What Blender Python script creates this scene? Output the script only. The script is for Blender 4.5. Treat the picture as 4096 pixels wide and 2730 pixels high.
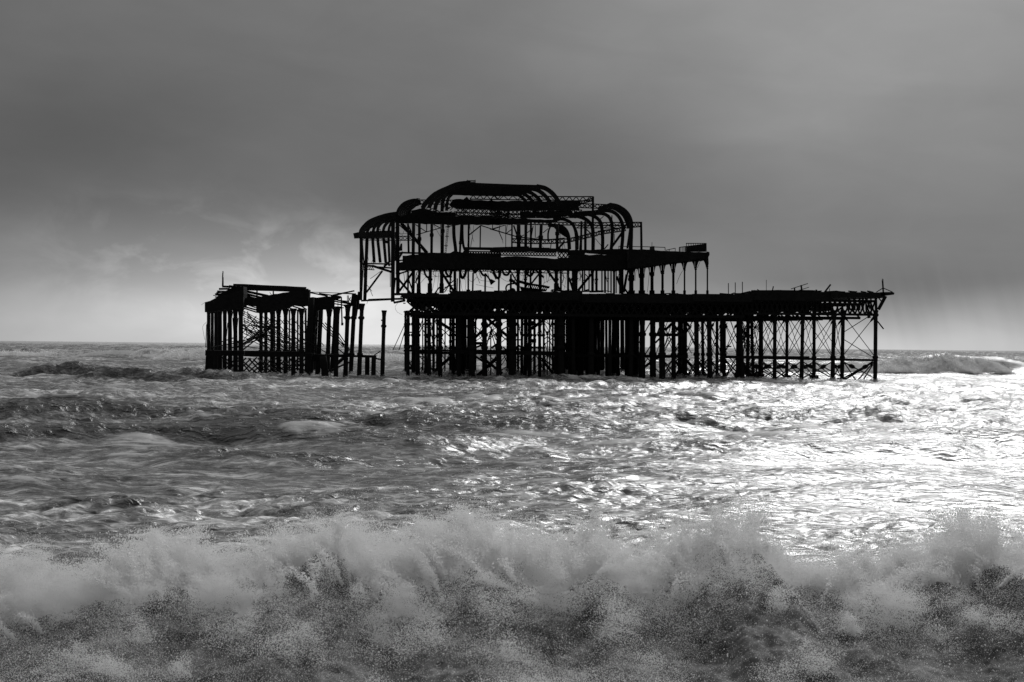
import bpy, bmesh, math, random
import numpy as np
from mathutils import Vector, Matrix

random.seed(7)
R = math.radians
scene = bpy.context.scene
for o in list(bpy.data.objects):
    bpy.data.objects.remove(o)

# ------------------------------------------------------------------ camera
EYE = 3.2                      # metres above mean sea level
LENS = 49.45                   # on a 36 mm sensor: about 40 degrees across
FPX = 4096 * LENS / 36.0       # focal length in photograph pixels
TILT = math.atan(40.0 / 4096)  # the horizon drops to the right
cam_data = bpy.data.cameras.new('camera')
cam_data.lens = LENS
cam_data.sensor_width = 36.0
cam_data.clip_start = 0.1
cam_data.clip_end = 60000
cam = bpy.data.objects.new('camera', cam_data)
scene.collection.objects.link(cam)
PITCH = math.atan((1384 - 1365) / FPX)
cam.matrix_world = (Matrix.Translation((0, 0, EYE)) @ Matrix.Rotation(R(90) + PITCH, 4, 'X')
                    @ Matrix.Rotation(TILT, 4, 'Z'))
scene.camera = cam
CAMROT = cam.matrix_world.to_3x3()


def at(px, py, Y):
    """world point at depth Y on the sight line of a photograph pixel"""
    d = CAMROT @ Vector(((px - 2048) / FPX, -(py - 1365) / FPX, -1.0))
    t = Y / d.y
    return Vector((d.x * t, Y, EYE + d.z * t))


def px2m(Y):
    return Y / FPX


# ------------------------------------------------------------------ sky, sun, exposure
SUN_AZ, SUN_EL = R(19.0), R(31.0)      # azimuth to the right of the view, elevation
world = bpy.data.worlds.new('World')
scene.world = world
world.use_nodes = True
wn, wl = world.node_tree.nodes, world.node_tree.links
wn.clear()


def N(nodes, kind, **kw):
    n = nodes.new(kind)
    for k, v in kw.items():
        if k.startswith('in_'):
            n.inputs[int(k[3:])].default_value = v
        else:
            setattr(n, k, v)
    return n


def ramp(nodes, stops, interp='EASE'):
    n = nodes.new('ShaderNodeValToRGB')
    n.color_ramp.interpolation = interp
    e = n.color_ramp.elements
    while len(e) < len(stops):
        e.new(0.5)
    for el, (p, v) in zip(e, stops):
        el.position = p
        el.color = (v, v, v, 1)
    return n


def build_sky():
    def M(op, a, b=None, clamp=False):
        n = wn.new('ShaderNodeMath'); n.operation = op; n.use_clamp = clamp
        for i, s in enumerate((a, b)):
            if s is None: continue
            if isinstance(s, (int, float)): n.inputs[i].default_value = s
            else: wl.new(s, n.inputs[i])
        return n.outputs[0]

    tc = wn.new('ShaderNodeTexCoord')
    sep = wn.new('ShaderNodeSeparateXYZ')
    wl.new(tc.outputs['Generated'], sep.inputs[0])
    X, Y, Z = sep.outputs
    az = M('MULTIPLY', M('ARCTAN2', X, Y), 180 / math.pi)           # degrees, + to the right
    el = M('MULTIPLY', M('ARCSINE', Z), 180 / math.pi)
    # cloud streaks: noise on (az, el) stretched sideways
    cmb = wn.new('ShaderNodeCombineXYZ')
    wl.new(M('MULTIPLY', az, 0.075), cmb.inputs[0]); wl.new(M('MULTIPLY', el, 0.16), cmb.inputs[1])
    cmb.inputs[2].default_value = 3.7
    n1 = N(wn, 'ShaderNodeTexNoise', noise_dimensions='3D'); wl.new(cmb.outputs[0], n1.inputs['Vector'])
    n1.inputs['Scale'].default_value = 1.0; n1.inputs['Detail'].default_value = 2.5
    n1.inputs['Roughness'].default_value = 0.45; n1.inputs['Distortion'].default_value = 0.6
    cmb2 = wn.new('ShaderNodeCombineXYZ')
    wl.new(M('MULTIPLY', az, 0.30), cmb2.inputs[0]); wl.new(M('MULTIPLY', el, 0.55), cmb2.inputs[1])
    cmb2.inputs[2].default_value = 1.3
    n2 = N(wn, 'ShaderNodeTexNoise', noise_dimensions='3D'); wl.new(cmb2.outputs[0], n2.inputs['Vector'])
    n2.inputs['Scale'].default_value = 1.0; n2.inputs['Detail'].default_value = 6.0
    n2.inputs['Roughness'].default_value = 0.58; n2.inputs['Distortion'].default_value = 0.45
    wob = M('MULTIPLY', M('SUBTRACT', n1.outputs[0], 0.5), 9.0)      # degrees of wobble in the bands
    elw = M('ADD', el, M('MULTIPLY', wob, 0.32))
    azw = M('ADD', az, wob)

    def gauss(a0, e0, sa, se, amp, warped=True, shear=0.0):
        A = azw if warped else az; E = elw if warped else el
        da = M('SUBTRACT', A, a0)
        de = M('SUBTRACT', E, M('ADD', M('MULTIPLY', da, shear), e0))
        u = M('POWER', M('ABSOLUTE', M('DIVIDE', da, sa)), 2.0)
        v = M('POWER', M('ABSOLUTE', M('DIVIDE', de, se)), 2.0)
        return M('MULTIPLY', M('EXPONENT', M('MULTIPLY', M('ADD', u, v), -1.0)), amp)

    # vertical run of the cloud deck: pale at the horizon, darker above, brightened overhead to light foam and water
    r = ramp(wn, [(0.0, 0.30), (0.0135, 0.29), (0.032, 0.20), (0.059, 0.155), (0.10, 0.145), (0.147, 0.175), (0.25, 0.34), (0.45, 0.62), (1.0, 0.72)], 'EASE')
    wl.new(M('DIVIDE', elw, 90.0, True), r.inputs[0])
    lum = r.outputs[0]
    # the lighter gap low to the left and behind the pier, the rain curtain to the right
    for g in SKY_FEATURES:
        lum = M('ADD', lum, gauss(*g))
    # towards the sun the deck thins a little, away from it it thickens
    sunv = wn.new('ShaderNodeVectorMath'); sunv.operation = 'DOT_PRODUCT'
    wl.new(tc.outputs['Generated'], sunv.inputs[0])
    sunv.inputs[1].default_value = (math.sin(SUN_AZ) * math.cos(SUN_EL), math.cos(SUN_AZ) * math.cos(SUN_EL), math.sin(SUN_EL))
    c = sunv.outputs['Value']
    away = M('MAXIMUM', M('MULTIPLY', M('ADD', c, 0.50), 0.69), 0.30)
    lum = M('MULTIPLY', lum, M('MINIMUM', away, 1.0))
    lum = M('ADD', lum, M('MULTIPLY', M('POWER', M('MAXIMUM', c, 0.0), 22.0), 0.20))
    # fine cloud wisps
    wisp = M('ADD', 1.0, M('MULTIPLY', M('SUBTRACT', n2.outputs[0], 0.5), 0.16))
    wsp2 = M('ADD', 1.0, M('MULTIPLY', M('SUBTRACT', n1.outputs[0], 0.5), 0.34))
    cmb4 = wn.new('ShaderNodeCombineXYZ')
    wl.new(M('MULTIPLY', az, 0.13), cmb4.inputs[0]); wl.new(M('ADD', M('MULTIPLY', el, 0.50), M('MULTIPLY', az, 0.05)), cmb4.inputs[1])
    cmb4.inputs[2].default_value = 8.1
    n4 = N(wn, 'ShaderNodeTexNoise', noise_dimensions='3D'); wl.new(cmb4.outputs[0], n4.inputs['Vector'])
    n4.inputs['Scale'].default_value = 1.0; n4.inputs['Detail'].default_value = 5.0; n4.inputs['Roughness'].default_value = 0.55; n4.inputs['Distortion'].default_value = 0.5
    lay = M('ADD', 1.0, M('MULTIPLY', M('SUBTRACT', n4.outputs[0], 0.5), 0.22))
    lum = M('MULTIPLY', M('MULTIPLY', M('MULTIPLY', lum, wisp), wsp2), lay)
    lum = M('ADD', lum, M('MULTIPLY', M('MAXIMUM', M('SUBTRACT', n2.outputs[0], 0.46), 0.0), gauss(-10.0, 3.0, 6.5, 1.8, 1.0, False, -0.04)))
    cmb3 = wn.new('ShaderNodeCombineXYZ')
    wl.new(M('MULTIPLY', M('ADD', az, M('MULTIPLY', el, 0.25)), 0.9), cmb3.inputs[0]); wl.new(M('MULTIPLY', el, 0.07), cmb3.inputs[1])
    n3 = N(wn, 'ShaderNodeTexNoise', noise_dimensions='3D'); wl.new(cmb3.outputs[0], n3.inputs['Vector'])
    n3.inputs['Scale'].default_value = 1.0; n3.inputs['Detail'].default_value = 3.0
    lum = M('ADD', lum, M('MULTIPLY', M('SUBTRACT', n3.outputs[0], 0.5), gauss(15.5, 1.2, 6.0, 1.6, 0.16, False)))
    lum = M('MAXIMUM', lum, 0.004)
    # the clear daylight above the clouds, without colour
    sky = wn.new('ShaderNodeTexSky'); sky.sky_type = 'NISHITA'; sky.sun_disc = False
    sky.sun_elevation = SUN_EL; sky.sun_rotation = SUN_AZ
    bw = wn.new('ShaderNodeRGBToBW'); wl.new(sky.outputs[0], bw.inputs[0])
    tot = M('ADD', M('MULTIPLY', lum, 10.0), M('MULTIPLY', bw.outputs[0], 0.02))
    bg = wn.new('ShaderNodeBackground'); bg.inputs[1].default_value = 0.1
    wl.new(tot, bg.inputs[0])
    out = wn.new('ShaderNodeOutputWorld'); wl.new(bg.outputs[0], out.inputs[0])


# (azimuth, elevation, half-width az, half-width el, amount, wobble, shear): degrees
SKY_FEATURES = [
    (-9.5, 1.2, 11.0, 2.5, 0.29, True, 0.0),     # pale gap low to the left
    (-4.0, 0.1, 12.5, 2.0, 0.40, True, 0.0),     # brightest strip behind the pier
    (-17.0, 8.2, 9.0, 2.4, -0.035, True, 0.22), # dark bank upper left
    (2.0, 6.6, 8.0, 2.4, -0.035, True, 0.0),
    (15.5, 2.2, 8.0, 1.7, -0.075, True, 0.0),   # rain curtain to the right
    (15.0, 10.5, 9.0, 5.0, 0.07, True, 0.0),
    (16.0, 0.0, 8.0, 1.3, 0.27, True, 0.0),     # paler under the rain    # thinner deck under the sun
]
build_sky()

sun_data = bpy.data.lights.new('sun', 'SUN')
sun_data.energy = 1.5
sun_data.angle = R(22.0)
sun_data.color = (1, 1, 1)
sun = bpy.data.objects.new('sun', sun_data)
scene.collection.objects.link(sun)
sd = Vector((math.sin(SUN_AZ) * math.cos(SUN_EL), math.cos(SUN_AZ) * math.cos(SUN_EL), math.sin(SUN_EL)))
sun.rotation_euler = sd.to_track_quat('Z', 'Y').to_euler()
sun.location = sd * 400

scene.view_settings.view_transform = 'Standard'
scene.view_settings.look = 'None'
scene.view_settings.exposure = 0.0
scene.view_settings.gamma = 1.0
scene.view_settings.use_curve_mapping = False
scene.render.engine = 'CYCLES'
scene.cycles.use_denoising = True
scene.cycles.denoiser = 'OPENIMAGEDENOISE'
scene.cycles.denoising_prefilter = 'ACCURATE'
scene.cycles.sample_clamp_direct = 6.0
scene.cycles.max_bounces = 12
scene.cycles.diffuse_bounces = 5
scene.cycles.glossy_bounces = 3
scene.cycles.transmission_bounces = 8
scene.cycles.caustics_reflective = False
scene.cycles.caustics_refractive = False
scene.cycles.sample_clamp_indirect = 4.0


# ------------------------------------------------------------------ helpers
def material(name):
    m = bpy.data.materials.new(name)
    m.use_nodes = True
    m.node_tree.nodes.clear()
    return m, m.node_tree.nodes, m.node_tree.links


def tag(o, label=None, cat=None, group=None, kind=None):
    for k, v in (('label', label), ('category', cat), ('group', group), ('kind', kind)):
        if v: o[k] = v
    return o


def link(o, parent=None):
    scene.collection.objects.link(o)
    if parent is not None: o.parent = parent
    return o


# ------------------------------------------------------------------ the sea
rng = np.random.default_rng(11)


def fft_tile(n, size, kmin, kmax, peak, wdir, spread, seed, std, pw=4.0):
    """height and sideways displacement of a random sea on a periodic tile"""
    g = np.random.default_rng(seed)
    k1 = np.fft.fftfreq(n, size / n) * 2 * math.pi
    kx, ky = np.meshgrid(k1, k1)
    k = np.sqrt(kx * kx + ky * ky); k[0, 0] = 1e-6
    cosd = (kx * wdir[0] + ky * wdir[1]) / k
    P = np.exp(-1.25 * (peak / k) ** 2) / k ** pw * np.abs(cosd) ** spread
    P *= (k > kmin) * np.exp(-(k / kmax) ** 2)
    P[0, 0] = 0
    amp = np.sqrt(P) * (g.normal(size=k.shape) + 1j * g.normal(size=k.shape))
    h = np.real(np.fft.ifft2(amp))
    s = std / h.std()
    dx = np.real(np.fft.ifft2(-1j * kx / k * amp)) * s
    dy = np.real(np.fft.ifft2(-1j * ky / k * amp)) * s
    return (h * s).astype(np.float32), dx.astype(np.float32), dy.astype(np.float32), size


def sample(tile_arr, size, x, y):
    n = tile_arr.shape[0]
    u = (x / size * n) % n; v = (y / size * n) % n
    i = np.floor(u).astype(int); j = np.floor(v).astype(int)
    fu = u - i; fv = v - j
    i %= n; j %= n
    i2 = (i + 1) % n; j2 = (j + 1) % n
    return ((tile_arr[j, i] * (1 - fu) + tile_arr[j, i2] * fu) * (1 - fv)
            + (tile_arr[j2, i] * (1 - fu) + tile_arr[j2, i2] * fu) * fv)


def noise_tile(n, seed, beta, lo=1.0, hi=1e9):
    """periodic fractal noise, unit deviation"""
    g = np.random.default_rng(seed)
    k1 = np.fft.fftfreq(n) * n
    kx, ky = np.meshgrid(k1, k1)
    k = np.sqrt(kx * kx + ky * ky); k[0, 0] = 1
    a = k ** (-beta / 2) * (k >= lo) * (k <= hi)
    a[0, 0] = 0
    f = np.real(np.fft.ifft2(a * (g.normal(size=k.shape) + 1j * g.normal(size=k.shape))))
    return (f / f.std()).astype(np.float32)


def sstep(a, b, x):
    t = np.clip((x - a) / (b - a), 0, 1)
    return t * t * (3 - 2 * t)


SWELL = fft_tile(1024, 310.0, 2 * math.pi / 120, 2 * math.pi / 2.5, 2 * math.pi / 30, (0.22, -0.975), 3.0, 5, 1.0)
CHOP = fft_tile(1024, 83.0, 2 * math.pi / 9, 2 * math.pi / 0.45, 2 * math.pi / 3.5, (-0.30, -0.95), 1.2, 8, 1.0, 3.6)
RIPPLE = fft_tile(1024, 23.0, 2 * math.pi / 2.2, 2 * math.pi / 0.20, 2 * math.pi / 0.9, (0.10, -1.0), 1.2, 9, 1.0, 3.4)
MID = fft_tile(1024, 127.0, 2 * math.pi / 22, 2 * math.pi / 1.6, 2 * math.pi / 9, (0.34, -0.94), 2.0, 15, 1.0, 4.0)
PATCH = noise_tile(512, 21, 3.2)
PATCH2 = noise_tile(512, 22, 2.6)
MEANDER = noise_tile(256, 31, 2.0, 1.0, 11.0)
LUMP = noise_tile(1024, 23, 2.3)
LUMP2 = noise_tile(1024, 29, 2.9)


def hump(x, y, x0, y0, hw, ln, height, skew=0.0, lean=0.45):
    """one wave crest: x0,y0 its middle, hw half-length along the crest, ln its breadth; the shore side is steeper"""
    yc = y0 + (x - x0) * skew
    u = (x - x0) / hw
    w = (y - yc)
    back = np.where(w > 0, ln, ln * lean)
    return height * np.exp(-u * u * np.abs(u)) * np.exp(-(w / back) ** 2)


# crests that stand out in the photograph: x, y, half-length, breadth, height, skew, lean
CRESTS = [
    (-43.0, 134.0, 6.0, 3.2, 1.3, 0.03, 0.35),
    (-33.0, 122.0, 5.5, 3.0, 1.1, -0.1, 0.35),
    (-28.0, 129.0, 5.5, 3.0, 0.95, -0.05, 0.4),
    (-51.0, 125.0, 4.0, 3.0, 1.0, 0.0, 0.4),
    (0.0, 139.0, 6.0, 4.0, 0.62, 0.0, 0.5),
    (-12.0, 138.0, 5.0, 4.0, 0.5, 0.0, 0.5),
    (-15.0, 54.5, 7.7, 2.76, 0.718, 0.14, 0.65),
    (-12.0, 43.0, 7.0, 1.95, 0.508, 0.24, 0.65),
    (-8.8, 47.0, 4.48, 1.72, 0.432, -0.28, 0.65),
    (-6.7, 38.0, 2.66, 1.38, 0.432, 0.1, 0.65),
    (-2.4, 51.5, 6.3, 2.76, 0.603, -0.2, 0.65),
    (-7.4, 25.7, 1.4, 0.8, 0.316, -0.2, 0.65),
    (15.5, 50.0, 6.3, 2.3, 0.376, 0.05, 0.75),
    (8.0, 45.0, 5.6, 2.07, 0.265, -0.1, 0.75),
    (5.0, 31.0, 5.6, 1.38, 0.133, -0.1, 0.75),
    (-1.0, 30.0, 4.2, 1.38, 0.155, 0.1, 0.75),
    (-17.0, 62.0, 8.4, 2.53, 0.376, 0.12, 0.65),
    (-4.5, 43.5, 4.2, 1.61, 0.287, 0.16, 0.65),
    (10.5, 60.0, 8.4, 2.76, 0.255, -0.08, 0.75),
    (-9.5, 31.5, 3.64, 1.26, 0.221, 0.1, 0.65),
    (2.5, 66.0, 9.8, 2.99, 0.255, 0.06, 0.75),
    (10.0, 36.0, 4.9, 1.49, 0.17, 0.08, 0.75),
]
# waves that are breaking behind the pier (kept here so that the sea rises under their foam)
BREAKERS = [
    (59.5, 187.0, 8.5, 4.0, 1.9, 0.0, 0.40),
    (46.0, 187.0, 10.0, 3.6, 1.0, 0.0, 0.4),
    (70.0, 188.0, 9.0, 4.0, 0.9, 0.0, 0.4),
    (-57.0, 248.0, 10.0, 5.0, 2.0, 0.0, 0.4),
    (-70.0, 258.0, 12.0, 5.0, 1.6, 0.0, 0.4),
    (-90.0, 270.0, 20.0, 5.0, 1.0, 0.0, 0.4),
    (-22.0, 240.0, 11.0, 4.0, 1.3, 0.0, 0.4),
    (5.0, 270.0, 30.0, 6.0, 0.8, 0.0, 0.4),
]


def sea_surface(x, y):
    """displaced position and foam amount of the sea for grid points x, y"""
    d = np.sqrt(x * x + y * y)
    near = 1 - sstep(60, 190, d)
    far2 = 1 - sstep(140, 420, d)
    patch = sample(PATCH, 190.0, x * 0.8, y * 1.3)
    patch2 = sample(PATCH2, 61.0, x * 0.7, y * 1.4)
    swell_amp = 0.10 + 0.08 * sstep(50, 150, d) + 0.16 * sstep(190, 330, d)
    crest = np.zeros_like(x)
    wob = sample(MEANDER, 90.0, x, y)
    for c in CRESTS:
        crest += hump(x, y + wob * c[3] * 0.55, *c)
    hs, sx, sy = (sample(a, SWELL[3], x, y) * swell_amp for a in SWELL[:3])
    ma = (0.078 + 0.045 * sstep(25, 70, d)) * (0.5 + 0.5 * far2) * (0.7 + 0.5 * sstep(-1.0, 1.0, patch))
    hm, mx_, my_ = (sample(a, MID[3], x, y) * ma for a in MID[:3])
    rough = 0.45 + 0.75 * sstep(-0.7, 1.2, patch)
    ca = (0.040 + 0.045 * sstep(40, 130, d)) * (rough + 0.6 * crest) * (0.25 + 0.75 * (1 - sstep(150, 230, d)))
    hc, cx, cy = (sample(a, CHOP[3], x, y) * ca for a in CHOP[:3])
    ra = 0.017 * (1 + 2.2 * np.minimum(crest, 0.5)) * (0.35 + 1.0 * sstep(-0.6, 1.1, patch2)) * (0.25 + 0.75 * near)
    hr, rx, ry = (sample(a, RIPPLE[3], x, y) * ra for a in RIPPLE[:3])
    h = hs + hm + hc + hr - 0.36 * np.exp(-((y - 136) / 34.0) ** 2)
    brk = np.zeros_like(h)
    for c in BREAKERS:
        brk += hump(x, y + wob * c[3] * 0.25, *c)
    h = h + crest * (1 + 0.12 * sample(MEANDER, 47.0, x, y)) + brk * (1 + 0.10 * sample(LUMP2, 120.0, x, y))
    lam = 0.9
    # crests pinch together: where they fold, foam
    px_ = x + lam * (sx + mx_ + cx + rx); py_ = y + lam * (sy + my_ + cy + ry)
    foam = sstep(0.9, 2.6, (hc / np.maximum(ca, 1e-4)) * 0.8 + (hs / np.maximum(swell_amp, 1e-4)) * 0.55)
    foam = np.maximum(foam * 0.55, sstep(0.5, 1.5, brk + 0.25 * sample(LUMP, 60.0, x, y)))
    ripple = (1 - 0.72 * sstep(150, 215, d)) * (0.55 + 0.45 * sstep(-0.6, 1.2, patch2 + 0.5 * patch) + 0.8 * sstep(0.05, 0.35, crest))
    # clear green water rises in the crests, the troughs are milky with spent foam
    milk = (1 - 0.80 * sstep(0.06, 0.30, crest + 0.35 * brk)) * (0.55 + 0.75 * sstep(-1.0, 1.1, patch2 * 0.7 - patch * 0.6))
    return px_, py_, h, foam, ripple, milk


def build_sea():
    cols, rows = 740, 1420
    p = 0.40
    d0, d1 = 8.5, 40000.0
    t = np.linspace(d0 ** -p, d1 ** -p, rows)
    d = t ** (-1 / p)
    a = np.linspace(-math.radians(26), math.radians(26), cols)
    D, A = np.meshgrid(d, a, indexing='ij')
    x = D * np.tan(A); y = D
    X, Y, H, F, W, K = sea_surface(x.ravel(), y.ravel())
    fade = 1 - sstep(3000, 9000, D.ravel())
    H = H * (0.15 + 0.85 * fade)
    co = np.stack([X, Y, H], 1).astype(np.float32)
    me = bpy.data.meshes.new('sea')
    nv = rows * cols
    i = np.arange(rows - 1)[:, None] * cols + np.arange(cols - 1)[None, :]
    q = np.stack([i, i + 1, i + cols + 1, i + cols], -1).reshape(-1, 4)
    me.vertices.add(nv); me.vertices.foreach_set('co', co.ravel())
    me.loops.add(q.size); me.loops.foreach_set('vertex_index', q.ravel().astype(np.int32))
    me.polygons.add(len(q)); me.polygons.foreach_set('loop_start', (np.arange(len(q)) * 4).astype(np.int32))
    me.polygons.foreach_set('loop_total', np.full(len(q), 4, np.int32))
    me.update(calc_edges=True)
    me.polygons.foreach_set('use_smooth', np.ones(len(q), bool))
    at_ = me.attributes.new('foam', 'FLOAT', 'POINT'); at_.data.foreach_set('value', F.astype(np.float32))
    at_ = me.attributes.new('ripple', 'FLOAT', 'POINT'); at_.data.foreach_set('value', W.astype(np.float32))
    at_ = me.attributes.new('milk', 'FLOAT', 'POINT'); at_.data.foreach_set('value', K.astype(np.float32))
    o = link(bpy.data.objects.new('sea', me))
    tag(o, 'rough grey sea with choppy waves and foam streaks, sunlit to the right of the pier', 'sea', kind='structure')
    me.materials.append(sea_material())
    return o


def sea_material():
    m, n, l = material('sea_water')
    geo = n.new('ShaderNodeNewGeometry')
    mp = n.new('ShaderNodeMapping'); mp.inputs['Scale'].default_value = (0.75, 1.6, 1.0)
    l.new(geo.outputs['Position'], mp.inputs[0])
    # fine wind ripples
    def noise(scale, detail, rough, vec):
        k = n.new('ShaderNodeTexNoise'); k.inputs['Scale'].default_value = scale
        k.inputs['Detail'].default_value = detail; k.inputs['Roughness'].default_value = rough
        k.inputs['Distortion'].default_value = 0.4
        l.new(vec, k.inputs['Vector']); return k.outputs[0]
    b1 = noise(7.0, 4.0, 0.65, mp.outputs[0])
    def ridged(scale, detail, vec):
        k = n.new('ShaderNodeTexNoise'); k.noise_type = 'RIDGED_MULTIFRACTAL'; k.normalize = False
        k.inputs['Scale'].default_value = scale; k.inputs['Detail'].default_value = detail
        k.inputs['Roughness'].default_value = 0.55; k.inputs['Distortion'].default_value = 0.5
        k.inputs['Offset'].default_value = 0.9; k.inputs['Gain'].default_value = 1.6
        l.new(vec, k.inputs['Vector']); return k.outputs[0]
    b2 = ridged(2.4, 4.0, mp.outputs[0])
    bump2 = n.new('ShaderNodeBump'); bump2.inputs['Distance'].default_value = 0.032
    rp = n.new('ShaderNodeAttribute'); rp.attribute_name = 'ripple'
    l.new(rp.outputs['Fac'], bump2.inputs['Strength'])
    l.new(b2, bump2.inputs['Height'])
    bump = n.new('ShaderNodeBump'); bump.inputs['Distance'].default_value = 0.014
    l.new(rp.outputs['Fac'], bump.inputs['Strength'])
    l.new(b1, bump.inputs['Height']); l.new(bump2.outputs[0], bump.inputs['Normal'])
    water = n.new('ShaderNodeBsdfPrincipled')
    rr = n.new('ShaderNodeMath'); rr.operation = 'MULTIPLY_ADD'; rr.inputs[1].default_value = 0.12; rr.inputs[2].default_value = 0.08
    l.new(rp.outputs['Fac'], rr.inputs[0]); l.new(rr.outputs[0], water.inputs['Roughness'])
    water.inputs['IOR'].default_value = 1.333
    l.new(bump.outputs[0], water.inputs['Normal'])
    # silt and air in the water, drawn out in streaks
    mp2 = n.new('ShaderNodeMapping'); mp2.inputs['Scale'].default_value = (0.26, 0.80, 1.0); mp2.inputs['Rotation'].default_value = (0, 0, 0.12)
    l.new(geo.outputs['Position'], mp2.inputs[0])
    s1 = noise(1.0, 7.0, 0.62, mp2.outputs[0])
    rs = ramp(n, [(0.36, 0.09), (0.50, 0.26), (0.64, 0.55)], 'LINEAR'); l.new(s1, rs.inputs[0])
    s3 = noise(2.1, 9.0, 0.70, mp.outputs[0])
    r3 = ramp(n, [(0.40, 0.28), (0.50, 0.80), (0.61, 2.5)], 'LINEAR'); l.new(s3, r3.inputs[0])
    m3 = n.new('ShaderNodeMath'); m3.operation = 'MULTIPLY'; l.new(rs.outputs[0], m3.inputs[0]); l.new(r3.outputs[0], m3.inputs[1])
    mk = n.new('ShaderNodeAttribute'); mk.attribute_name = 'milk'
    mm = n.new('ShaderNodeMath'); mm.operation = 'MULTIPLY'; l.new(m3.outputs[0], mm.inputs[0]); l.new(mk.outputs['Fac'], mm.inputs[1])
    l.new(mm.outputs[0], water.inputs['Base Color'])
    # foam: lacy streaks and broken crests
    fo = n.new('ShaderNodeAttribute'); fo.attribute_name = 'foam'
    s2 = noise(3.2, 8.0, 0.70, mp2.outputs[0])
    add = n.new('ShaderNodeMath'); add.operation = 'MULTIPLY_ADD'
    l.new(fo.outputs['Fac'], add.inputs[0]); add.inputs[1].default_value = 0.55; l.new(s2, add.inputs[2])
    rf = ramp(n, [(0.56, 0.0), (0.84, 1.0)], 'LINEAR'); l.new(add.outputs[0], rf.inputs[0])
    fm = n.new('ShaderNodeMath'); fm.operation = 'MULTIPLY'; fm.inputs[1].default_value = 0.75; l.new(rf.outputs[0], fm.inputs[0])
    foam = n.new('ShaderNodeBsdfPrincipled'); foam.inputs['Base Color'].default_value = (0.55, 0.55, 0.55, 1)
    foam.inputs['Roughness'].default_value = 0.6
    fb = n.new('ShaderNodeBump'); fb.inputs['Strength'].default_value = 0.8; fb.inputs['Distance'].default_value = 0.08
    l.new(s2, fb.inputs['Height']); l.new(fb.outputs[0], foam.inputs['Normal'])
    mix = n.new('ShaderNodeMixShader'); l.new(fm.outputs[0], mix.inputs[0])
    l.new(water.outputs[0], mix.inputs[1]); l.new(foam.outputs[0], mix.inputs[2])
    out = n.new('ShaderNodeOutputMaterial'); l.new(mix.outputs[0], out.inputs[0])
    return m


build_sea()


# ------------------------------------------------------------------ ironwork helpers
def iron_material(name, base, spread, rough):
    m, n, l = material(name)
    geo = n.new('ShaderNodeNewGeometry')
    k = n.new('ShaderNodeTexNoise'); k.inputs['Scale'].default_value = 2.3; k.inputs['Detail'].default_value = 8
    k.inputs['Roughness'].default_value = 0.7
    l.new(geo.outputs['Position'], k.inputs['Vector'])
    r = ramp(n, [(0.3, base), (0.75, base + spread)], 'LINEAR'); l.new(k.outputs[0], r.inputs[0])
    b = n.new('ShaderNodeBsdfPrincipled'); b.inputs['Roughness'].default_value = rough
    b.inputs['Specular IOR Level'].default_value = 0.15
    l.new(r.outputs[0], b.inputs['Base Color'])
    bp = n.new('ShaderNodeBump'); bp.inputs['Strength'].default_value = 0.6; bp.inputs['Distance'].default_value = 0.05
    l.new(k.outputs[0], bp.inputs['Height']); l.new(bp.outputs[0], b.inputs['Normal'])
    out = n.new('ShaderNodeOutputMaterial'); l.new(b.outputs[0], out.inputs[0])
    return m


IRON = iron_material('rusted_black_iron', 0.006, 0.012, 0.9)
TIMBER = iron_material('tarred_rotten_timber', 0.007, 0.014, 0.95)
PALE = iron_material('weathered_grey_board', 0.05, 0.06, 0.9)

CROPS = {1: (780, 1060, 3.0167), 2: (1380, 700, 3.016), 3: (1960, 700, 3.015),
         4: (2300, 940, 2.6136), 5: (2900, 1080, 3.2667), 6: (1560, 1140, 3.18), 0: (0, 0, 1.0)}


def pt(c, x, y, Y):
    ox, oy, s = CROPS[c]
    return at(ox + x / s, oy + y / s, Y)


def wid(c, w, Y):
    return 1.18 * w / CROPS[c][2] * px2m(Y)


def thing(name, label, cat, loc, group=None):
    o = bpy.data.objects.new(name, None)
    o.empty_display_size = 0.5
    o.location = loc
    link(o); tag(o, label, cat, group)
    return o


def world_loc(o):
    v = Vector((0, 0, 0))
    while o is not None:
        v += o.location; o = o.parent
    return v


def mesh_obj(name, verts, faces, mat, parent=None, smooth=False):
    """verts in world space; the object's origin goes to the middle of the piece"""
    c = sum((Vector(v) for v in verts), Vector()) / len(verts)
    me = bpy.data.meshes.new(name)
    me.from_pydata([tuple(Vector(v) - c) for v in verts], [], faces)
    me.materials.append(mat)
    if smooth:
        for p in me.polygons: p.use_smooth = True
    me.update()
    o = bpy.data.objects.new(name, me)
    o.location = c - (world_loc(parent) if parent is not None else Vector())
    return link(o, parent)


def frame_at(d):
    d = d.normalized()
    depth = Vector((0, 1, 0))
    if abs(d.y) > 0.9: depth = Vector((0, 0, 1))
    side = d.cross(depth).normalized()
    depth = side.cross(d).normalized()
    return side, depth


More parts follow.
